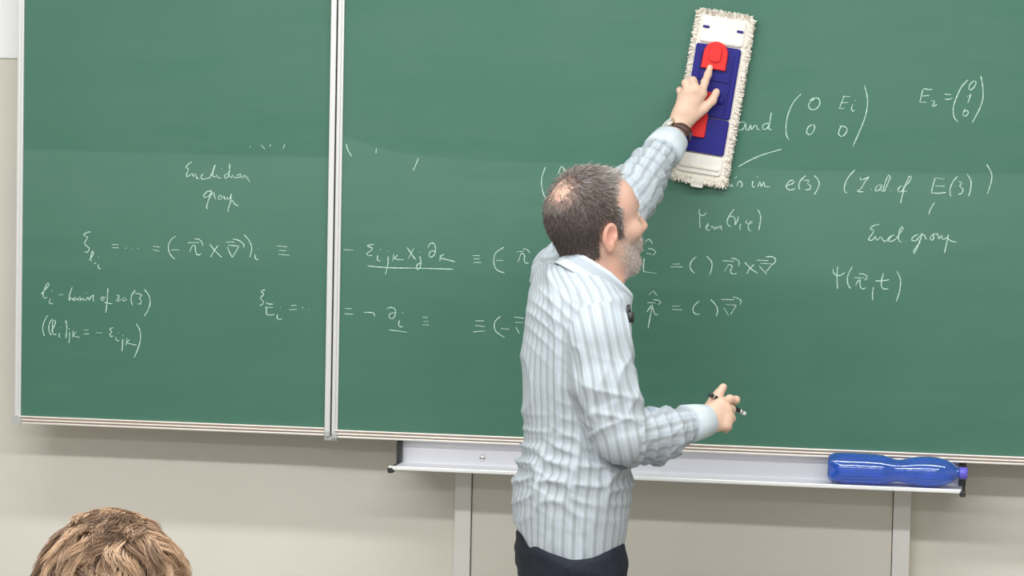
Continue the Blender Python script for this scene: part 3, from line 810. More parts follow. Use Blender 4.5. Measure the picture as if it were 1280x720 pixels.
def hand(W, K, fingers, thumb, wr, pw=.0150, k=.008):
    "W wrist, K four knuckles (index..little), fingers joint lists, thumb joint list"
    p = []
    for i, q in enumerate(K):
        b = W+(q-W)*.12+(K[1]-K[2])*(1.2-i*.8)*.35
        p.append(cone(b, q, wr*.70, pw*.80-(.0007*i), .014))
    for i in range(3):
        p.append(cone(K[i], K[i+1], pw*.72, pw*.70, .008))
        m0 = W*.5+K[i]*.5; m1 = W*.5+K[i+1]*.5
        p.append(cone(m0, m1, pw*.86, pw*.84, .012))
    for i, js in enumerate(fingers):
        r = [.0102, .0092, .0085, .0074] if i < 3 else [.0088, .0080, .0072, .0063]
        if i == 1: r = [x*1.03 for x in r]
        pts = [K[i]]+js
        for j in range(len(pts)-1): p.append(cone(pts[j], pts[j+1], r[j], r[j+1], .0035))
        for j in range(1, len(pts)-1): p.append(cone(pts[j], pts[j]+1e-4, r[j]*1.07, r[j]*1.07, .003))
    r = [.0165, .0125, .0108, .0088]
    for j in range(len(thumb)-1): p.append(cone(thumb[j], thumb[j+1], r[j], r[j+1], .010 if j == 0 else .004))
    return p

# left hand on the mop clip
LH = lambda x, y, Y: P(x, y, Y)
zc = -.052
KL = [LH(877, 117, -.068), LH(869, 112, -.074), LH(860, 114, -.074), LH(853, 121, -.066)]
FL = [[LH(881, 103, -.058), LH(885, 93, -.047), LH(887.5, 84.5, -.042)],
      [LH(866, 101, -.072), LH(868, 104, -.054), LH(872, 112, -.044)],
      [LH(857, 104, -.070), LH(860, 106, -.052), LH(865, 114, -.044)],
      [LH(850, 113, -.060), LH(853, 114, -.046), LH(858, 121, -.042)]]
TL = [LH(861, 149, -.070), LH(879, 136, -.062), LH(890, 126, -.055), LH(895.5, 115, -.046)]
# right hand with the chalk holder
KR = [P(901, 505, -.600), P(908, 512, -.598), P(910, 522, -.600), P(908, 532, -.606)]
FRi = [[P(912, 499, -.575), P(920, 500, -.562), P(916, 503, -.548)],
       [P(914, 512, -.570), P(913, 516, -.553), P(903, 514, -.551)],
       [P(914, 523, -.572), P(911, 527, -.555), P(902, 524, -.553)],
       [P(910, 534, -.580), P(907, 537, -.565), P(899, 533, -.560)]]
TR = [P(884, 517, -.600), P(892, 502, -.592), P(898, 493, -.583), P(904, 484, -.576)]

body = head_prims(H, HM)
body += [cone(NB-UP*.02, H(-.022, 0, -.055), .060, .056, .03), cone(NB+fd*.012, H(.02, 0, -.085), .045, .040, .03)]
body.append(cone(H(.052, 0, -.115), NB+fd*.022, .020, .02, .03))
def zc_(px, py, Y=YB): return P(px, py, Y)
rows = [(356, 727, 44, .10), (384, 722, 58, .155), (439, 722, 64, .150), (500, 721, 62, .135), (545, 720, 60, .130), (590, 718, 60, .140), (640, 712, 60, .150), (700, 714, 52, .145)]
def slices(rows, grow=0.0):
    zs, cs, A, B = [], [], [], []
    for (py, px, hw_, b) in rows:
        c = P(px, py, YB); w = hw_*np.linalg.norm(P(px+1, py, YB)-c)
        phi = abs(float(fd@Vh))
        a = math.sqrt(max(w*w-(b*phi)**2*1.0, .002))/abs(float(fd@Rh))
        zs.append(c[2]); cs.append((c[0], c[1])); A.append(a+grow); B.append(b+grow)
    return zs, cs, A, B
zs, cs, A, B = slices(rows)
zs = list(zs)+[.90]; cs = list(cs)+[cs[-1]]; A = list(A)+[.085]; B = list(B)+[.13]
body.append(stack(zs, cs, A, B, fd, ld, .03))
body += [cone(NB-UP*.045-fd*.02, RS, .040, .048, .02), cone(NB-UP*.045-fd*.02, LS, .040, .046, .02)]
body += [cone(RS, RE, .050, .040, .03), cone(RE, RWr, .042, .0265, .02)]
body += [cone(LS, LE, .050, .042, .03), cone(LE, LWr, .040, .0265, .02)]
body += hand(LWr, KL, FL, TL, .023)
body += hand(RWr, KR, FRi, TR, .023)
pel = np.array([cs[-1][0], cs[-1][1], .93])
hipR, hipL = pel-ld*.095, pel+ld*.095
kR, kL = hipR+fd*.03-UP*.44, hipL+fd*.02-UP*.44
aR, aL = kR-fd*.04-UP*.40, kL-fd*.05-UP*.40
V, F = sdf_mesh(body, .0025)
V = relax(V, F, 2, .5)
# legs of the same body, coarser further down, out of the frame
L = (V-HC)@HM                                        # head coordinates
lec = empty('lecturer', (pel[0], pel[1], 0)); tag(lec, 'grey-haired bearded man in a pale striped shirt reaching up to the board', 'person')
lec.name = 'person'
me = npmesh('body', V, F)
pale = np.clip(1-np.linalg.norm((L-np.array([-.055, -.01, .075]))/np.array([.05, .045, .04]), axis=1), 0, 1)*2
stub = np.clip((-.035-L[:, 2])/.03, 0, 1)*np.clip((L[:, 0]-.02)/.03, 0, 1)*(np.abs(L[:, 1]) < .09)*(L[:, 2] > -.14)
earw = np.clip(1.6-np.linalg.norm((np.abs(L)-np.array([.012, .083, .024]))/np.array([.022, .012, .034]), axis=1), 0, 1)*(L[:, 0] < .015)*(L[:, 2] < .02)
npk = np.clip((-.07-L[:, 2])/.05, 0, 1)*(L[:, 2] > -.3)*(np.abs(L[:, 1]) < .1)*.45
fattr(me, 'flush', np.clip(np.maximum(earw*.75, npk), 0, 1))
hnd = np.minimum(np.linalg.norm(V-KL[1], axis=1), np.linalg.norm(V-KR[1], axis=1)) < .16
fattr(me, 'pale', np.clip(np.clip(pale, 0, 1)*.2+hnd*.7, 0, 1)); fattr(me, 'stubble', stub*.8)
bo = link('body', me, m_skin, lec)
BV, BF = V, F
NV = vnormals(V, F)

# hair: cap of skin pushed out, and strands
def hairmask(L):
    x, y, z = L[:, 0], L[:, 1], L[:, 2]
    ay = np.abs(y)
    front = .030+.25*(ay-.04)                        # receding hairline along the top
    top = (z > .03) & (x < .050-.9*(ay-.022).clip(0)+.30*(ay-.058).clip(0)) 
    side = (z <= .035) & (z > -.012) & (x < .022) & (ay > .03)
    side &= ~((x > -.030) & (x < .018) & (z < .004))
    back = (z <= .035) & (x < -.034) & (z > -.066-.25*(x+.05)) 
    burn = (z <= .01) & (z > -.03) & (x > .010) & (x < .024) & (ay > .05)
    return top | side | back | burn
inhead = (np.abs(L[:, 0]) < .13) & (np.abs(L[:, 1]) < .1) & (L[:, 2] > -.13) & (L[:, 2] < .14)
notear = ~((np.linalg.norm((L-np.array([-.012, 0, -.024]))[:, [0, 2]]/np.array([.022, .036]), axis=1) < 1) & (np.abs(L[:, 1]) > .072))
hm = inhead & notear & hairmask(L)
bald = np.linalg.norm((L-np.array([-.070, .000, .066]))/np.array([.036, .042, .036]), axis=1)
def sub(V, F, N, mask, off):
    keep = mask[F].all(1); f = F[keep]; ids = np.unique(f); mp = -np.ones(len(V), int); mp[ids] = np.arange(len(ids))
    return V[ids]+N[ids]*off[ids][:, None], mp[f], ids
capoff = np.full(len(V), .0035)
cV, cF, ids = sub(V, F, NV, hm & (bald > 1.35), capoff)
me = npmesh('hair', cV, cF)
rs = np.random.RandomState(4)
Lc = L[ids]
ton = .30+.10*rs.normal(size=len(ids))+.25*np.clip((Lc[:, 2]-.02)/.09, 0, 1)+.2*np.clip((Lc[:, 0]-.0)/.05, 0, 1)
fattr(me, 'tone', np.clip(ton-.15, 0, 1)); hair = link('hair', me, m_hair, lec)
def scatter(mask, n, seed):
    r = np.random.RandomState(seed); c = np.nonzero(mask)[0]
    return r.choice(c, n)
def headflow(N, base, lift):
    def d(p, s_):
        return base+N*lift*(1-s_*1.3)
    return d
n1_ = 17000
idx = scatter(hm, n1_, 7); r_ = np.random.RandomState(8)
keep = r_.rand(n1_) < np.clip((bald[idx]-.75)/.75, .06, 1); idx = idx[keep]
Ln = L[idx]; n_ = len(idx)
# flow: from the crown outwards, then down at the sides and back
crown = np.array([-.055, 0, .085])
fl = Ln-crown; fl[:, 2] -= .03
fl = fl/np.linalg.norm(fl, axis=1)[:, None]
topm = np.clip((Ln[:, 2]-.03)/.05, 0, 1)[:, None]
fl = fl*(1-topm*.5)+topm*.6*np.array([.6, -.35, .0])
fl += r_.normal(size=fl.shape)*.28
flw = fl@HM.T
Nn = NV[idx]; flw -= Nn*(flw*Nn).sum(1)[:, None]*.9
ln = r_.uniform(.008, .017, n_)*(1+.6*topm[:, 0])
tn = .06+.26*r_.rand(n_)+.06*np.clip((Ln[:, 2]+.02)/.03, 0, 1)+.62*np.clip((Ln[:, 2]+.0)/.10, 0, 1)*r_.rand(n_)+.75*np.clip((Ln[:, 0]+.015)/.04, 0, 1)*r_.rand(n_)
hV, hF, hT = strands(V[idx]+Nn*.001, lambda p, s_: flw+Nn*(.42-.5*s_)+r_.normal(size=flw.shape)*.06, ln, r_.uniform(.00045, .0009, n_), np.clip(np.where(bald[idx] < 1.25, .45+.3*r_.rand(n_), tn+.04), 0, 1), 3, seed=2)
me = npmesh('hair_strands', hV, hF, False); fattr(me, 'tone', hT); o = link('hair_strands', me, m_hair, hair); o['kind'] = 'stuff'
# beard, moustache, brows
x, y, z = L[:, 0], L[:, 1], L[:, 2]; ay = np.abs(y)
bm_ = inhead & (((z < -.060) & (x > .030) & (z > -.128)) | ((z < -.030) & (x > .005) & (x < .042) & (ay > .04) & (z > -.10)) | ((z < -.046) & (z > -.060) & (x > .070) & (ay < .032))) & notear
bm_ &= ~((np.abs(z+.068) < .010) & (ay < .022) & (x > .088)) & (NV@(-UP) < .93)
idx = scatter(bm_, 3400, 9); _q = np.random.RandomState(1).rand(len(idx)) < np.clip((L[idx, 0]-.0)/.055, .25, 1); idx = idx[_q]; Nn = NV[idx]; n_ = len(idx); r_ = np.random.RandomState(10)
fl = (np.array([.35, 0, -1.0])@HM.T)[None, :]+r_.normal(size=(n_, 3))*.3
hV, hF, hT = strands(V[idx], lambda p, s_: fl+Nn*(.7-.4*s_), r_.uniform(.003, .007, n_), r_.uniform(.0003, .0006, n_), r_.beta(1.6, 1.3, n_), 2, seed=3)
me = npmesh('beard', hV, hF, False); fattr(me, 'tone', hT); o = link('beard', me, m_beard, lec)
for s in (-1, 1):
    r_ = np.random.RandomState(20+s); n_ = 160
    u_ = r_.rand(n_); pts = np.array([H(.094-.016*(a**2), s*(.012+.030*a), .026+.004*math.sin(a*3)+r_.normal()*.0016) for a in u_])
    dd = (np.array([-.25, s*1.0, .15])@HM.T)[None, :]+r_.normal(size=(n_, 3))*.3+hx*.4
    hV, hF, hT = strands(pts, lambda p, s_: dd, r_.uniform(.006, .011, n_), r_.uniform(.0004, .0006, n_), r_.rand(n_)*.6, 2, seed=5)
    me = npmesh('eyebrow', hV, hF, False); fattr(me, 'tone', hT); link('eyebrow', me, m_hair, lec)
# eyes: ball and iris in the lid opening
for s in (-1, 1):
    c = H(.0815, s*.032, -.0005)
    e = MB().lathe([(-.0119, .002), (-.010, .0065), (-.006, .0105), (0, .0122), (.006, .0105), (.010, .0068), (.0119, .002)], c, hx, 16).build('eye', m_eye, lec, True)
    MB().lathe([(0, .0055), (.0012, .0045), (.0016, .001)], c+hx*.0108, hx, 16).build('iris', m_black, e, True)
# nails
def nail(tip, prev, outw, r):
    t_ = nrm(tip-prev); n_ = nrm(outw-t_*(outw@t_)); s_ = np.cross(t_, n_)
    c = tip+n_*(r*.86); V = []
    for a in (-1, -.33, .33, 1):
        for b in (-.9, -.2, .45, .75):
            V.append(c+s_*a*r*.62*(1-.25*(b > .6))+t_*b*r*.8-n_*(a*a*r*.22+max(b, 0)*r*.25))
    F = [(i*4+j, i*4+j+1, i*4+j+5, i*4+j+4) for i in range(3) for j in range(3)]
    MB().add(V, F).build('fingernail', m_nail, lec, True)
nail(FL[0][2], FL[0][1], np.array([.2, -1, .25]), .0078)
nail(TL[3], TL[2], np.array([.75, -.7, .1]), .0092)
nail(TR[3], TR[2], np.array([-.3, -.9, .2]), .0092)

# ---- shirt: torso and both sleeves as one cloth surface
srows = [(332, 716, 26, .06), (342, 719, 38, .090), (356, 724, 50, .125), (370, 726, 62, .150), (390, 723, 66, .165), (439, 723, 70, .170), (480, 722, 70.5, .165), (515, 722, 70, .155), (545, 721, 66.5, .150), (562, 720, 66, .15), (585, 718, 70, .165),
         (610, 714, 73, .172), (640, 712, 71.5, .175), (668, 711, 68, .175), (700, 712, 62, .172), (715, 712, 60, .170)]
zs, cs, A, B = slices(srows)
torso = stack(zs, cs, A, B, fd, ld, .035)
RCf = P(866, 528.5, -.640); LCf = LWr+(LE-LWr)*.27
midR = P(822, 545, -.715)
upR = (RS+RE)/2+P(763, 480, -.8)*0
slR = [cone(RS, P(756, 478, -.80), .056, .063, .022), cone(P(756, 478, -.80), RE, .063, .058, .010), cone(RE, midR, .060, .052, .012), cone(midR, RCf, .052, .0375, .02)]
slL = [cone(LS+UP*.0, LE, .062, .056, .04), cone(LE, LCf, .056, .040, .02)]
yoke = [cone(NB-UP*.050-fd*.022, RS+UP*.000, .045, .058, .05), cone(NB-UP*.045-fd*.022, LS, .045, .056, .05), cone(P(708, 340, -.60), P(701, 347, -.50), .032, .046, .05), cone(P(713, 358, -.67), P(693, 362, -.58), .034, .048, .05)]
prims = [torso]+yoke+slR+slL
# hem: lower edge of the shirt as a curved cut
hemz = {}
hx_ = [-1.35, -.98, -.80, -.4, 0, .4, .8, 1.3]
hy_ = [645, 664, 682, 696, 702, 699, 690, 680]
cx0 = P(712, 690, YB); pxm = np.linalg.norm(P(713, 690, YB)-cx0)
def hemheight(X, Y):
    s_ = ((X-cx0[0])*_R[0]+(Y-cx0[1])*_R[1])/pxm/62
    py = np.interp(s_, hx_, hy_)
    return cx0[2]-(py-690)*pxm
hem = (lambda X, Y, Z: Z-hemheight(X, Y)+0*Z, np.array([-3, -3, .5]), np.array([3, 3, cx0[2]+.14]), .004, '-')
V, F = sdf_mesh(prims+[hem], .004)
V = relax(V, F, 3, .5)
def val(ps, V):
    d = np.full(len(V), 9.0)
    for p_ in ps: d = np.minimum(d, p_[0](V[:, 0], V[:, 1], V[:, 2]))
    return d
dT = val([torso]+yoke, V); dR = val(slR, V); dL = val(slL, V)
# seam planes at the armholes
def armplane(S, E, C, off): 
    n = nrm(nrm(E-S)*.45+nrm(S-C)*.9); return (V-S)@n+off
apR = armplane(RS, RE, P(722, 420, YB), .030); apL = armplane(LS, LE, P(722, 380, YB), .030)
isR = (dR < dL) & (dR < dT+.03)
mk = np.where(dR < dL, np.minimum(apR, (dT-dR)+.02), np.minimum(apL, (dT-dL)+.02))
mk = np.clip(mk, -.05, .05)
# stripe coordinates
cxs = np.interp(V[:, 2], np.sort(zs), np.array(cs)[np.argsort(zs), 0]); cys = np.interp(V[:, 2], np.sort(zs), np.array(cs)[np.argsort(zs), 1])
rx, ry = V[:, 0]-cxs, V[:, 1]-cys
ang = np.arctan2(rx*(-fd[0])+ry*(-fd[1]), -(rx*ld[0]+ry*ld[1]))   # 0 faces his right side, wrap on his left
# arc length of the ellipse, so stripes keep their width
aa = np.linspace(-math.pi, math.pi, 721); ex, ey = .125*np.sin(aa), .165*np.cos(aa)
ds = np.hypot(np.diff(ex), np.diff(ey)); S_ = np.concatenate([[0], np.cumsum(ds)]); S_ -= S_[360]
ub = np.interp(ang, np.arctan2(np.sin(aa)*.125, np.cos(aa)*.165)[1:-1], S_[1:-1])
scl = np.interp(V[:, 2], np.sort(zs), np.sqrt(np.array(A)*np.array(B))[np.argsort(zs)])/math.sqrt(.125*.17)
ztop_ = P(723, 400, YB)[2]
ub = ub*np.where(V[:, 2] > ztop_, np.minimum(scl, 1), 1+0*scl)
ub += .006*Noise(31, 8, 1, 3)(V)
def sleeve_u(V, segs, ref):
    best = np.full(len(V), 9.0); u = np.zeros(len(V)); tt = np.zeros(len(V)); acc = 0
    for (a, b) in segs:
        ab = b-a; Ls = np.linalg.norm(ab); t_ = np.clip(((V-a)@ab)/Ls**2, 0, 1); q = V-a-t_[:, None]*ab
        d = np.linalg.norm(q, axis=1); d0 = nrm(ab); r1 = nrm(ref-d0*(ref@d0)); r2 = np.cross(d0, r1)
        an = np.arctan2(q@r2, q@r1); m = d < best
        u[m] = (.064*np.arcsin(np.clip((q@r2)/.070, -1, 1)))[m]; tt[m] = (acc+t_*Ls)[m]; best = np.minimum(best, d); acc += Ls
    return u, tt
segR = [(RS, RE), (RE, RCf)]; segL = [(LS, LE), (LE, LCf)]
uR, tR = sleeve_u(V, segR, -Vh+.0*UP); uL, tL = sleeve_u(V, segL, -Vh)
us = np.where(dR < dL, uR, uL); ts_ = np.where(dR < dL, tR, tL)
# creases: sharp-crested noise, stretched along a direction
class Fold:
    def __init__(s, seed, wl, spread=.35, n=5):
        r = np.random.RandomState(seed); s.a = r.normal(size=n)*spread; s.f = 2*math.pi/(wl*r.uniform(.75, 1.6, n)); s.p = r.uniform(0, 6.28, n); s.n = n
    def __call__(s, u, v):
        "ridges run along v, repeat along u"
        o = 0
        for a, f, p_ in zip(s.a, s.f, s.p): o = o+np.sin(f*(u*math.cos(a)+v*math.sin(a))+p_)
        o = o/math.sqrt(s.n)
        return np.exp(-np.abs(o)*1.9)
N = vnormals(V, F)
zrel = V[:, 2]
slw = np.clip(mk/.02, 0, 1)
w1 = Noise(1, 9, 1.5, 4)(V); w2 = Noise(2, 9, 3, 7)(V); w3 = Noise(3, 10, 8, 16)(V)
s_lat = (V-P(722, 500, YB))@Rh
def ridge(x): return 1-np.abs(np.sin(x))
zw_ = P(715, 578, YB)[2]
wz = zrel+.010*w1; wx = s_lat+.010*w2
band = np.exp(-((zrel-zw_)/.075)**2)
f1 = Fold(5, .075, .30)(wz-.42*wx, wx)
f2 = Fold(6, .11, .25)(wx+.12*zrel, wz)
f3 = Fold(7, .06, .5)(wz+.5*wx, wx)
patch = np.clip(.5+.6*Noise(17, 7, 1.2, 2.6)(V), 0, 1)
tors = band*(.0120*f1+.004*f3)+(1-.7*band)*(.0050*f2+.0035*f3*patch)+.0020*w1+.0006*w2
edge = np.exp(-((s_lat+.115)/.035)**2)
tors += .0045*edge*Fold(8, .035, .3)(wz, wx)*patch
# sleeve
eR = np.linalg.norm(RE-RS); eL = np.linalg.norm(LE-LS); ee = np.where(dR < dL, eR, eL)
q = ts_-ee
fore = 1/(1+np.exp(-(q+.03)/.02))
rings = Fold(9, .080, .45)(q+.006*w1, us)
rings2 = Fold(10, .070, .8)(q+.35*us, us)
longs = Fold(11, .085, .2)(us+.12*q+.006*w1, q)
diag = Fold(12, .090, .3)(q+.7*us+.006*w1, us)
slv = fore*(.0110*rings+.0035*rings2)+(1-fore)*(.0085*longs+.0080*diag*np.exp(-((q+.03)/.10)**2))+.0012*w2
cuffw = np.where(dR < dL, np.linalg.norm(V-RCf, axis=1), np.linalg.norm(V-LCf, axis=1))
calm = np.clip((cuffw-.035)/.04, 0, 1)
pl_ = Fold(13, .060, .2)((V-LS)@nrm(Rh*.55+UP*.85), (V-LS)@nrm(Rh*.85-UP*.5))*np.exp(-(np.linalg.norm(V-P(700, 390, -.74), axis=1)/.10)**2)*.007
disp = (1-slw)*(tors*1.35+pl_)+slw*slv*1.2*calm+.0004*w3
V = V+N*(disp-.0052)[:, None]
V = relax(V, F, 1, .4)
me = npmesh('shirt', V, F); fattr(me, 'u_body', ub); fattr(me, 'u_sleeve', us); fattr(me, 'sleeve', mk)
shirt = link('shirt', me, m_shirt, lec)
# cuffs
for nm, C_, E_, W_, r0 in (('cuff', RCf, RE, RWr, .0375), ('cuff', LCf, LE, LWr, .040)):
    d = nrm(C_-E_)
    mb = MB(); prof = [(-.031, r0-.008), (-.030, r0+.0020), (-.028, r0+.0058), (0, r0+.0035), (.028, r0-.001), (.030, r0-.003), (.027, r0-.006), (0, r0-.005)]
    n = 28; a = np.cross(d, UP); a /= np.linalg.norm(a); b = np.cross(d, a); Vc = []; Fc = []
    for (t_, r) in prof:
        for k in range(n):
            an = 2*math.pi*k/n; w_ = 1+.05*math.sin(an*2+1)+.02*math.sin(an*5)
            Vc.append(C_+d*(t_+.012)+r*w_*(math.cos(an)*a+math.sin(an)*b))
    for i in range(len(prof)-1):
        for k in range(n): Fc.append((i*n+k, i*n+(k+1) % n, (i+1)*n+(k+1) % n, (i+1)*n+k))
    mb.add(Vc, Fc); me_o = mb.build(nm, m_collar, shirt, True)
    fattr(me_o.data, 'v_band', np.tile(.60+.14*(np.arange(n) % 2), len(prof)))
# collar
CCn = P(746, 349, -.655); tl = math.radians(33)
cn = nrm(UP*math.cos(tl)+fd*math.sin(tl)); cf = nrm(fd-cn*(fd@cn)); cl = np.cross(cn, cf)
mb = MB(); Vc = []; vb = []; n = 56
prof = [(-.006, -.002, 0), (-.002, .020, .1), (.000, .026, .15), (.004, .027, .2), (.009, .020, .3), (.014, .002, .5), (.0185, -.014, .78), (.0195, -.018, 1.0), (.0170, -.0175, 1.0), (.010, .002, .5), (.003, .018, .2)]
for i in range(n):
    th = math.radians(14+332*i/(n-1))
    ra, rb = .078, .066
    frontness = max(0, math.cos(th))
    dirv = math.cos(th)*cf*ra+math.sin(th)*cl*rb
    dn_ = nrm(dirv)
    for (o_, h_, v_) in prof:
        ext = 1+.75*frontness**4 if v_ > .4 else 1
        Vc.append(CCn+dirv+dn_*(o_+.004*frontness)+cn*(h_*ext-.004-.010*frontness)); vb.append(v_)
m_ = len(prof); Fc = []
for i in range(n-1):
    for k in range(m_):
        Fc.append((i*m_+k, i*m_+(k+1) % m_, (i+1)*m_+(k+1) % m_, (i+1)*m_+k))
Fc += [tuple(range(m_)), tuple((n-1)*m_+k for k in range(m_-1, -1, -1))]
co_ = mb.add(Vc, Fc).build('collar', m_collar, shirt, True); fattr(co_.data, 'v_band', vb)
# clip microphone
mp_ = P(788, 397, -.77)
mc = MB().tube([mp_+np.array([0, 0, .012]), mp_-np.array([0, 0, .010])], [.0075, .0085], 14).build('clip_microphone', m_black, lec, True)
MB().tube([mp_+np.array([-.002, 0, .010]), mp_+np.array([-.006, .006, .026])], .004, 8).build('microphone_clip', m_black, mc, True)

# ---- trousers and shoes
tr_ = []
zb = P(712, 700, YB)[2]
wv = np.array([cs[-1][0], cs[-1][1], 0]); 
wt = P(713, 706, YB)
pw_ = 63*np.linalg.norm(P(714, 706, YB)-wt)
tr_.append(ell(np.array([wt[0], wt[1], zb+.03]), (pw_*1.02, .168, .15), np.stack([fd, ld, UP], 1), .03))
tr_ += [cone(hipR+UP*.0+fd*.0, kR, .093, .068, .04), cone(kR, aR, .068, .056, .03), cone(hipL, kL, .093, .068, .04), cone(kL, aL, .068, .056, .03)]
cutT = (lambda X, Y, Z: hemheight(X, Y)+.03-Z, np.array([-3, -3, zb-.02]), np.array([3, 3, zb+.5]), .004, '-')
Vt, Ft = sdf_mesh(tr_+[cutT], .007)
Nt = vnormals(Vt, Ft); wN = Noise(41, 9, 2, 5)(Vt)
Vt = Vt+Nt*(.004*ridge(Vt[:, 2]*math.pi/.05+1.5*wN+((Vt-wt)@Rh)*12)**2+.0015*wN)[:, None]
trous = link('trousers', npmesh('trousers', relax(Vt, Ft, 2, .5), Ft), m_trouser, lec)
for a_ in (aR, aL):
    f0 = np.array([a_[0], a_[1], .0])
    pr_ = [cone(f0+UP*.047-fd*.05, f0+UP*.055+fd*.03, .040, .042, .03), cone(f0+UP*.045+fd*.03, f0+UP*.036+fd*.17, .042, .032, .03), cone(f0+UP*.06, f0+UP*.12, .045, .042, .02),
           (lambda X, Y, Z: Z+0*X+0*Y-.004, np.array([-3, -3, -.2]), np.array([3, 3, .05]), .004, '-')]
    Vs, Fs = sdf_mesh(pr_, .006); link('shoe', npmesh('shoe', Vs, Fs), m_shoe, lec)

# ---- wristwatch on the left wrist
d = nrm(LWr-LCf); wc = P(847, 167.5, -.083); a = nrm(np.cross(d, UP)); b = np.cross(d, a)
mb = MB(); n = 32; prof = [(-.009, .0300), (-.009, .0325), (.009, .0318), (.009, .0293)]
Vc = []; Fc = []
for (t_, r) in prof:
    for k in range(n):
        an = 2*math.pi*k/n; Vc.append(wc+d*t_+r*(math.cos(an)*a*1.08+math.sin(an)*b*.92))
for i in range(4):
    for k in range(n): Fc.append((i*n+k, i*n+(k+1) % n, ((i+1) % 4)*n+(k+1) % n, ((i+1) % 4)*n+k))
wt_ = mb.add(Vc, Fc).build('wristwatch', m_strap, lec, True)
fo = nrm(-Rh*.8-Vh*.45+UP*.45); fo = nrm(fo-d*(fo@d))
MB().lathe([(0, .0165), (.003, .0175), (.008, .0170), (.0095, .015)], wc+fo*.0285, fo, 28).build('watch_case', m_watch, wt_, True)
MB().lathe([(0, .0145), (.0006, .0145)], wc+fo*.0382, fo, 28).build('watch_face', m_lip, wt_)
bk = nrm(Rh*.85-Vh*.5-UP*.2); bk = nrm(bk-d*(bk@d))
MB().lathe([(0, .009), (.003, .009), (.004, .007)], wc+bk*.031, bk, 4).build('watch_buckle', m_chrome, wt_)
# ring
rg0 = TR[1]*.55+TR[2]*.45; rd = nrm(TR[2]-TR[1])
# ---- chalk holder in the right hand
ca, cb = P(887, 493, -.614), P(925, 513.8, -.545)
ch = empty('chalk_holder', tuple(ca)); tag(ch, 'black chalk holder with a white tip held in the right hand of the lecturer', 'chalk holder')
dc = nrm(cb-ca); Lc_ = float(np.linalg.norm(cb-ca))
MB().lathe([(0, .0038), (.003, .0050), (Lc_-.006, .0050), (Lc_, .0044)], ca, dc, 16).build('holder_body', m_black, ch, True)
MB().lathe([(Lc_-.002, .0052), (Lc_+.006, .0052), (Lc_+.007, .0046)], ca, dc, 16).build('holder_collar', m_chrome, ch, True)
MB().lathe([(Lc_+.006, .0044), (Lc_+.017, .0042), (Lc_+.018, .003)], ca, dc, 12).build('chalk_stick', m_lip, ch, True)
MB().lathe([(.010, .0056), (.013, .0056)], ca, dc, 12).build('holder_clip_ring', m_watch, ch, True)

# ------------------------------------------------------------ listener in the front row
YA = CAM[1]+3.55
AH = P(138, 757, YA)
aF = nrm(Vh*1.0-Rh*.12)                                 # looks towards the board
aX = nrm(aF*.97-UP*.12); aZ = nrm(UP-aX*(UP@aX)); aY = np.cross(aZ, aX)
AM = np.stack([aX, aY, aZ], 1)
def HA(x, y, z): return AH+aX*x+aY*y+aZ*z
ab = head_prims(HA, AM)
nb = AH-UP*.185-aF*.03
ab += [cone(nb, HA(-.02, 0, -.06), .055, .052, .03)]
sR, sL = nb-UP*.06+aY*-.17, nb-UP*.06+aY*.17
hipz = AH[2]-.80
hip = np.array([nb[0], nb[1], hipz])-aF*.03
ab += [cone(nb-UP*.05, sR, .06, .05, .04), cone(nb-UP*.05, sL, .06, .05, .04), ell(nb-UP*.24, (.11, .17, .24), np.stack([aF, aY, UP], 1), .05), ell(hip+UP*.12, (.12, .17, .16), np.stack([aF, aY, UP], 1), .05)]
for s, S0 in ((-1, sR), (1, sL)):
    e_ = S0-UP*.27+aF*.05+aY*s*.03; w_ = e_+aF*.22-UP*.04-aY*s*.06
    ab += [cone(S0, e_, .048, .038, .03), cone(e_, w_, .038, .026, .02)]
    kn = [w_+aF*.085+aY*s*(.03-.02*i)-UP*.002*i for i in range(4)]
    # index is the inner one
    kn = [w_+aF*.085-aY*s*(.030-.02*i) for i in range(4)]
    fg = [[q_+aF*.030-UP*.010, q_+aF*.045-UP*.028, q_+aF*.045-UP*.040] for q_ in kn]
    th = [w_+aF*.02-aY*s*.015, w_+aF*.045-aY*s*.042, w_+aF*.07-aY*s*.048, w_+aF*.09-aY*s*.044]
    ab += hand(w_, kn, fg, th, .023)
    h_ = hip+aY*s*.10; k_ = h_+aF*.43+UP*.02; an_ = np.array([k_[0], k_[1], .10])
    ab += [cone(h_, k_, .085, .062, .04), cone(k_, an_, .060, .038, .03), cone(an_-UP*.055-aF*.03, an_-UP*.065+aF*.15, .035, .030, .03)]
Va, Fa = sdf_mesh(ab, .005)
Va = relax(Va, Fa, 1, .4)
au = empty('person', (hip[0], hip[1], 0)); tag(au, 'seated listener with wavy light brown hair, seen from behind at the lower left', 'person')
me = npmesh('body', Va, Fa); fattr(me, 'pale', np.zeros(len(Va))); fattr(me, 'stubble', np.zeros(len(Va))); fattr(me, 'flush', np.zeros(len(Va)))
link('body', me, m_skin, au)
Na = vnormals(Va, Fa); La = (Va-AH)@AM
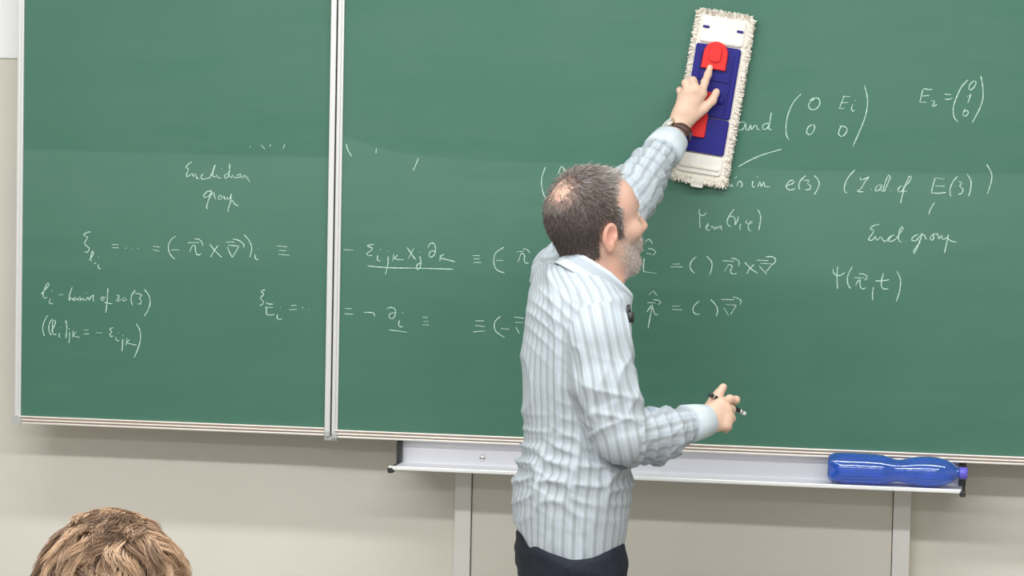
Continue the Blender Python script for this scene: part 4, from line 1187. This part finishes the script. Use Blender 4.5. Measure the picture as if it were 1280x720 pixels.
# jumper and trousers: skin pushed out
jm = (La[:, 2] < -.165) & (Va[:, 2] > hipz+.02)
wr_d = np.min([np.linalg.norm(Va-(S0-UP*.27+aF*.05+aY*s*.03+aF*.22-UP*.04-aY*s*.06), axis=1) for s, S0 in ((-1, sR), (1, sL))], 0)
aheadw = (Va-hip)@aF
jm &= ~((wr_d < .03) | (aheadw > .27))
v_, f_, i_ = sub(Va, Fa, Na, jm, np.full(len(Va), .010)); link('jumper', npmesh('jumper', v_, f_), m_jumper, au)
tm = (Va[:, 2] < hipz+.115) & (Va[:, 2] > .12) & ~((aheadw < .42) & (Va[:, 2] > hipz+.10) & (np.abs((Va-hip)@aY) > .2))
tm &= ~jm
v_, f_, i_ = sub(Va, Fa, Na, tm, np.full(len(Va), .008)); link('trousers', npmesh('trousers', v_, f_), m_trouser, au)
sm = Va[:, 2] < .10
v_, f_, i_ = sub(Va, Fa, Na, sm, np.full(len(Va), .004)); link('shoe', npmesh('shoe', v_, f_), m_shoe, au)
# chair under the listener
sz = hipz-.055
chx = empty('chair', (hip[0], hip[1], 0)); tag(chx, 'plywood chair under the seated listener', 'chair')
def cp(a, b, c): return hip+aF*a+aY*b+UP*(c-hip[2])
def obox(name, c0, c1, m, par):
    (a0, b0, z0), (a1, b1, z1) = c0, c1
    Vb = [cp(a, b, c) for a in (a0, a1) for b in (b0, b1) for c in (z0, z1)]
    MB().add(Vb, [(0, 1, 3, 2), (4, 6, 7, 5), (0, 4, 5, 1), (2, 3, 7, 6), (0, 2, 6, 4), (1, 5, 7, 3)]).build(name, m, par)
obox('seat', (-.20, -.20, sz-.012), (.24, .20, sz), m_chair, chx)
obox('backrest', (-.235, -.19, sz+.20), (-.220, .19, sz+.40), m_chair, chx)
for sa in (-1, 1):
    MB().tube([cp(.20, sa*.18, 0), cp(.19, sa*.18, sz-.012)], .011, 10).build('leg', m_steel, chx, True)
    MB().tube([cp(-.22, sa*.18, 0), cp(-.18, sa*.18, sz-.02), cp(-.212, sa*.18, sz+.39)], .011, 10).build('leg', m_steel, chx, True)
# hair of the listener: wavy locks
r_ = np.random.RandomState(77)
xa_, ya_, za_ = La[:, 0], La[:, 1], La[:, 2]
am = (np.abs(La[:, 1]) < .1) & (za_ > -.10) & (za_ < .13) & ((za_ > .03) & (xa_ < .075) | (xa_ < .02) & (za_ > -.02) | (xa_ < -.03))
v_, f_, i_ = sub(Va, Fa, Na, am, np.full(len(Va), .006)); 
v_ = v_+Na[i_]*(.002*Noise(9, 8, 5, 10)(v_))[:, None]
me = npmesh('hair', v_, f_); fattr(me, 'tone', np.clip(.12+.12*Noise(12, 8, 6, 14)(v_), 0, 1)); ah = link('hair', me, m_blond, au)
idl = r_.choice(np.nonzero(am)[0], 420)
lock_pts = Va[idl]
idx = r_.choice(np.nonzero(am)[0], 26000)
# every hair belongs to the nearest lock and shares its direction and tone
Lr = Va[idx]; near = np.argmin(((Lr[:, None, :]-lock_pts[None, :, :])**2).sum(2), 1)
LL = La[idl]; cr = np.array([-.045, .012, .095])
fl = LL-cr; fl[:, 2] -= .035; fl /= np.linalg.norm(fl, axis=1)[:, None]
fl += r_.normal(size=fl.shape)*.26
nc = np.linalg.norm(LL-np.array([-.045, .012, .095]), axis=1) < .05
fl[nc] = np.array([-.6, .5, -.5])*np.sign(np.array([1, 1, 1]))+r_.normal(size=(int(nc.sum()), 3))*.22
fl = fl@AM.T; ltone = r_.beta(1.2, 1.2, 420); llen = r_.uniform(.034, .060, 420)
Nn = Na[idx]; fw = fl[near]; fw = fw-Nn*(fw*Nn).sum(1)[:, None]*.95
ph = r_.uniform(0, 6.28, 420)[near]; bend = np.cross(Nn, fw)
n_ = len(idx)
hV, hF, hT = strands(Lr+Nn*.009, lambda p, s_: fw+Nn*(.34-.46*s_)*(1-.55*np.clip((La[idx, 2]-.05)/.05, 0, 1))[:, None]+bend*(.6*np.sin(ph+s_*4.5))[:, None]+r_.normal(size=fw.shape)*.05,
    llen[near]*np.clip(1.3-np.clip((La[idx, 2]-.06)/.05, 0, 1)*.75, .5, 1)*r_.uniform(.8, 1.1, n_), r_.uniform(.0004, .0008, n_), np.clip(ltone[near]+r_.normal(size=n_)*.16, 0, 1), 6, seed=6)
me = npmesh('hair_strands', hV, hF, False); fattr(me, 'tone', hT); o = link('hair_strands', me, m_blond, ah); o['kind'] = 'stuff'
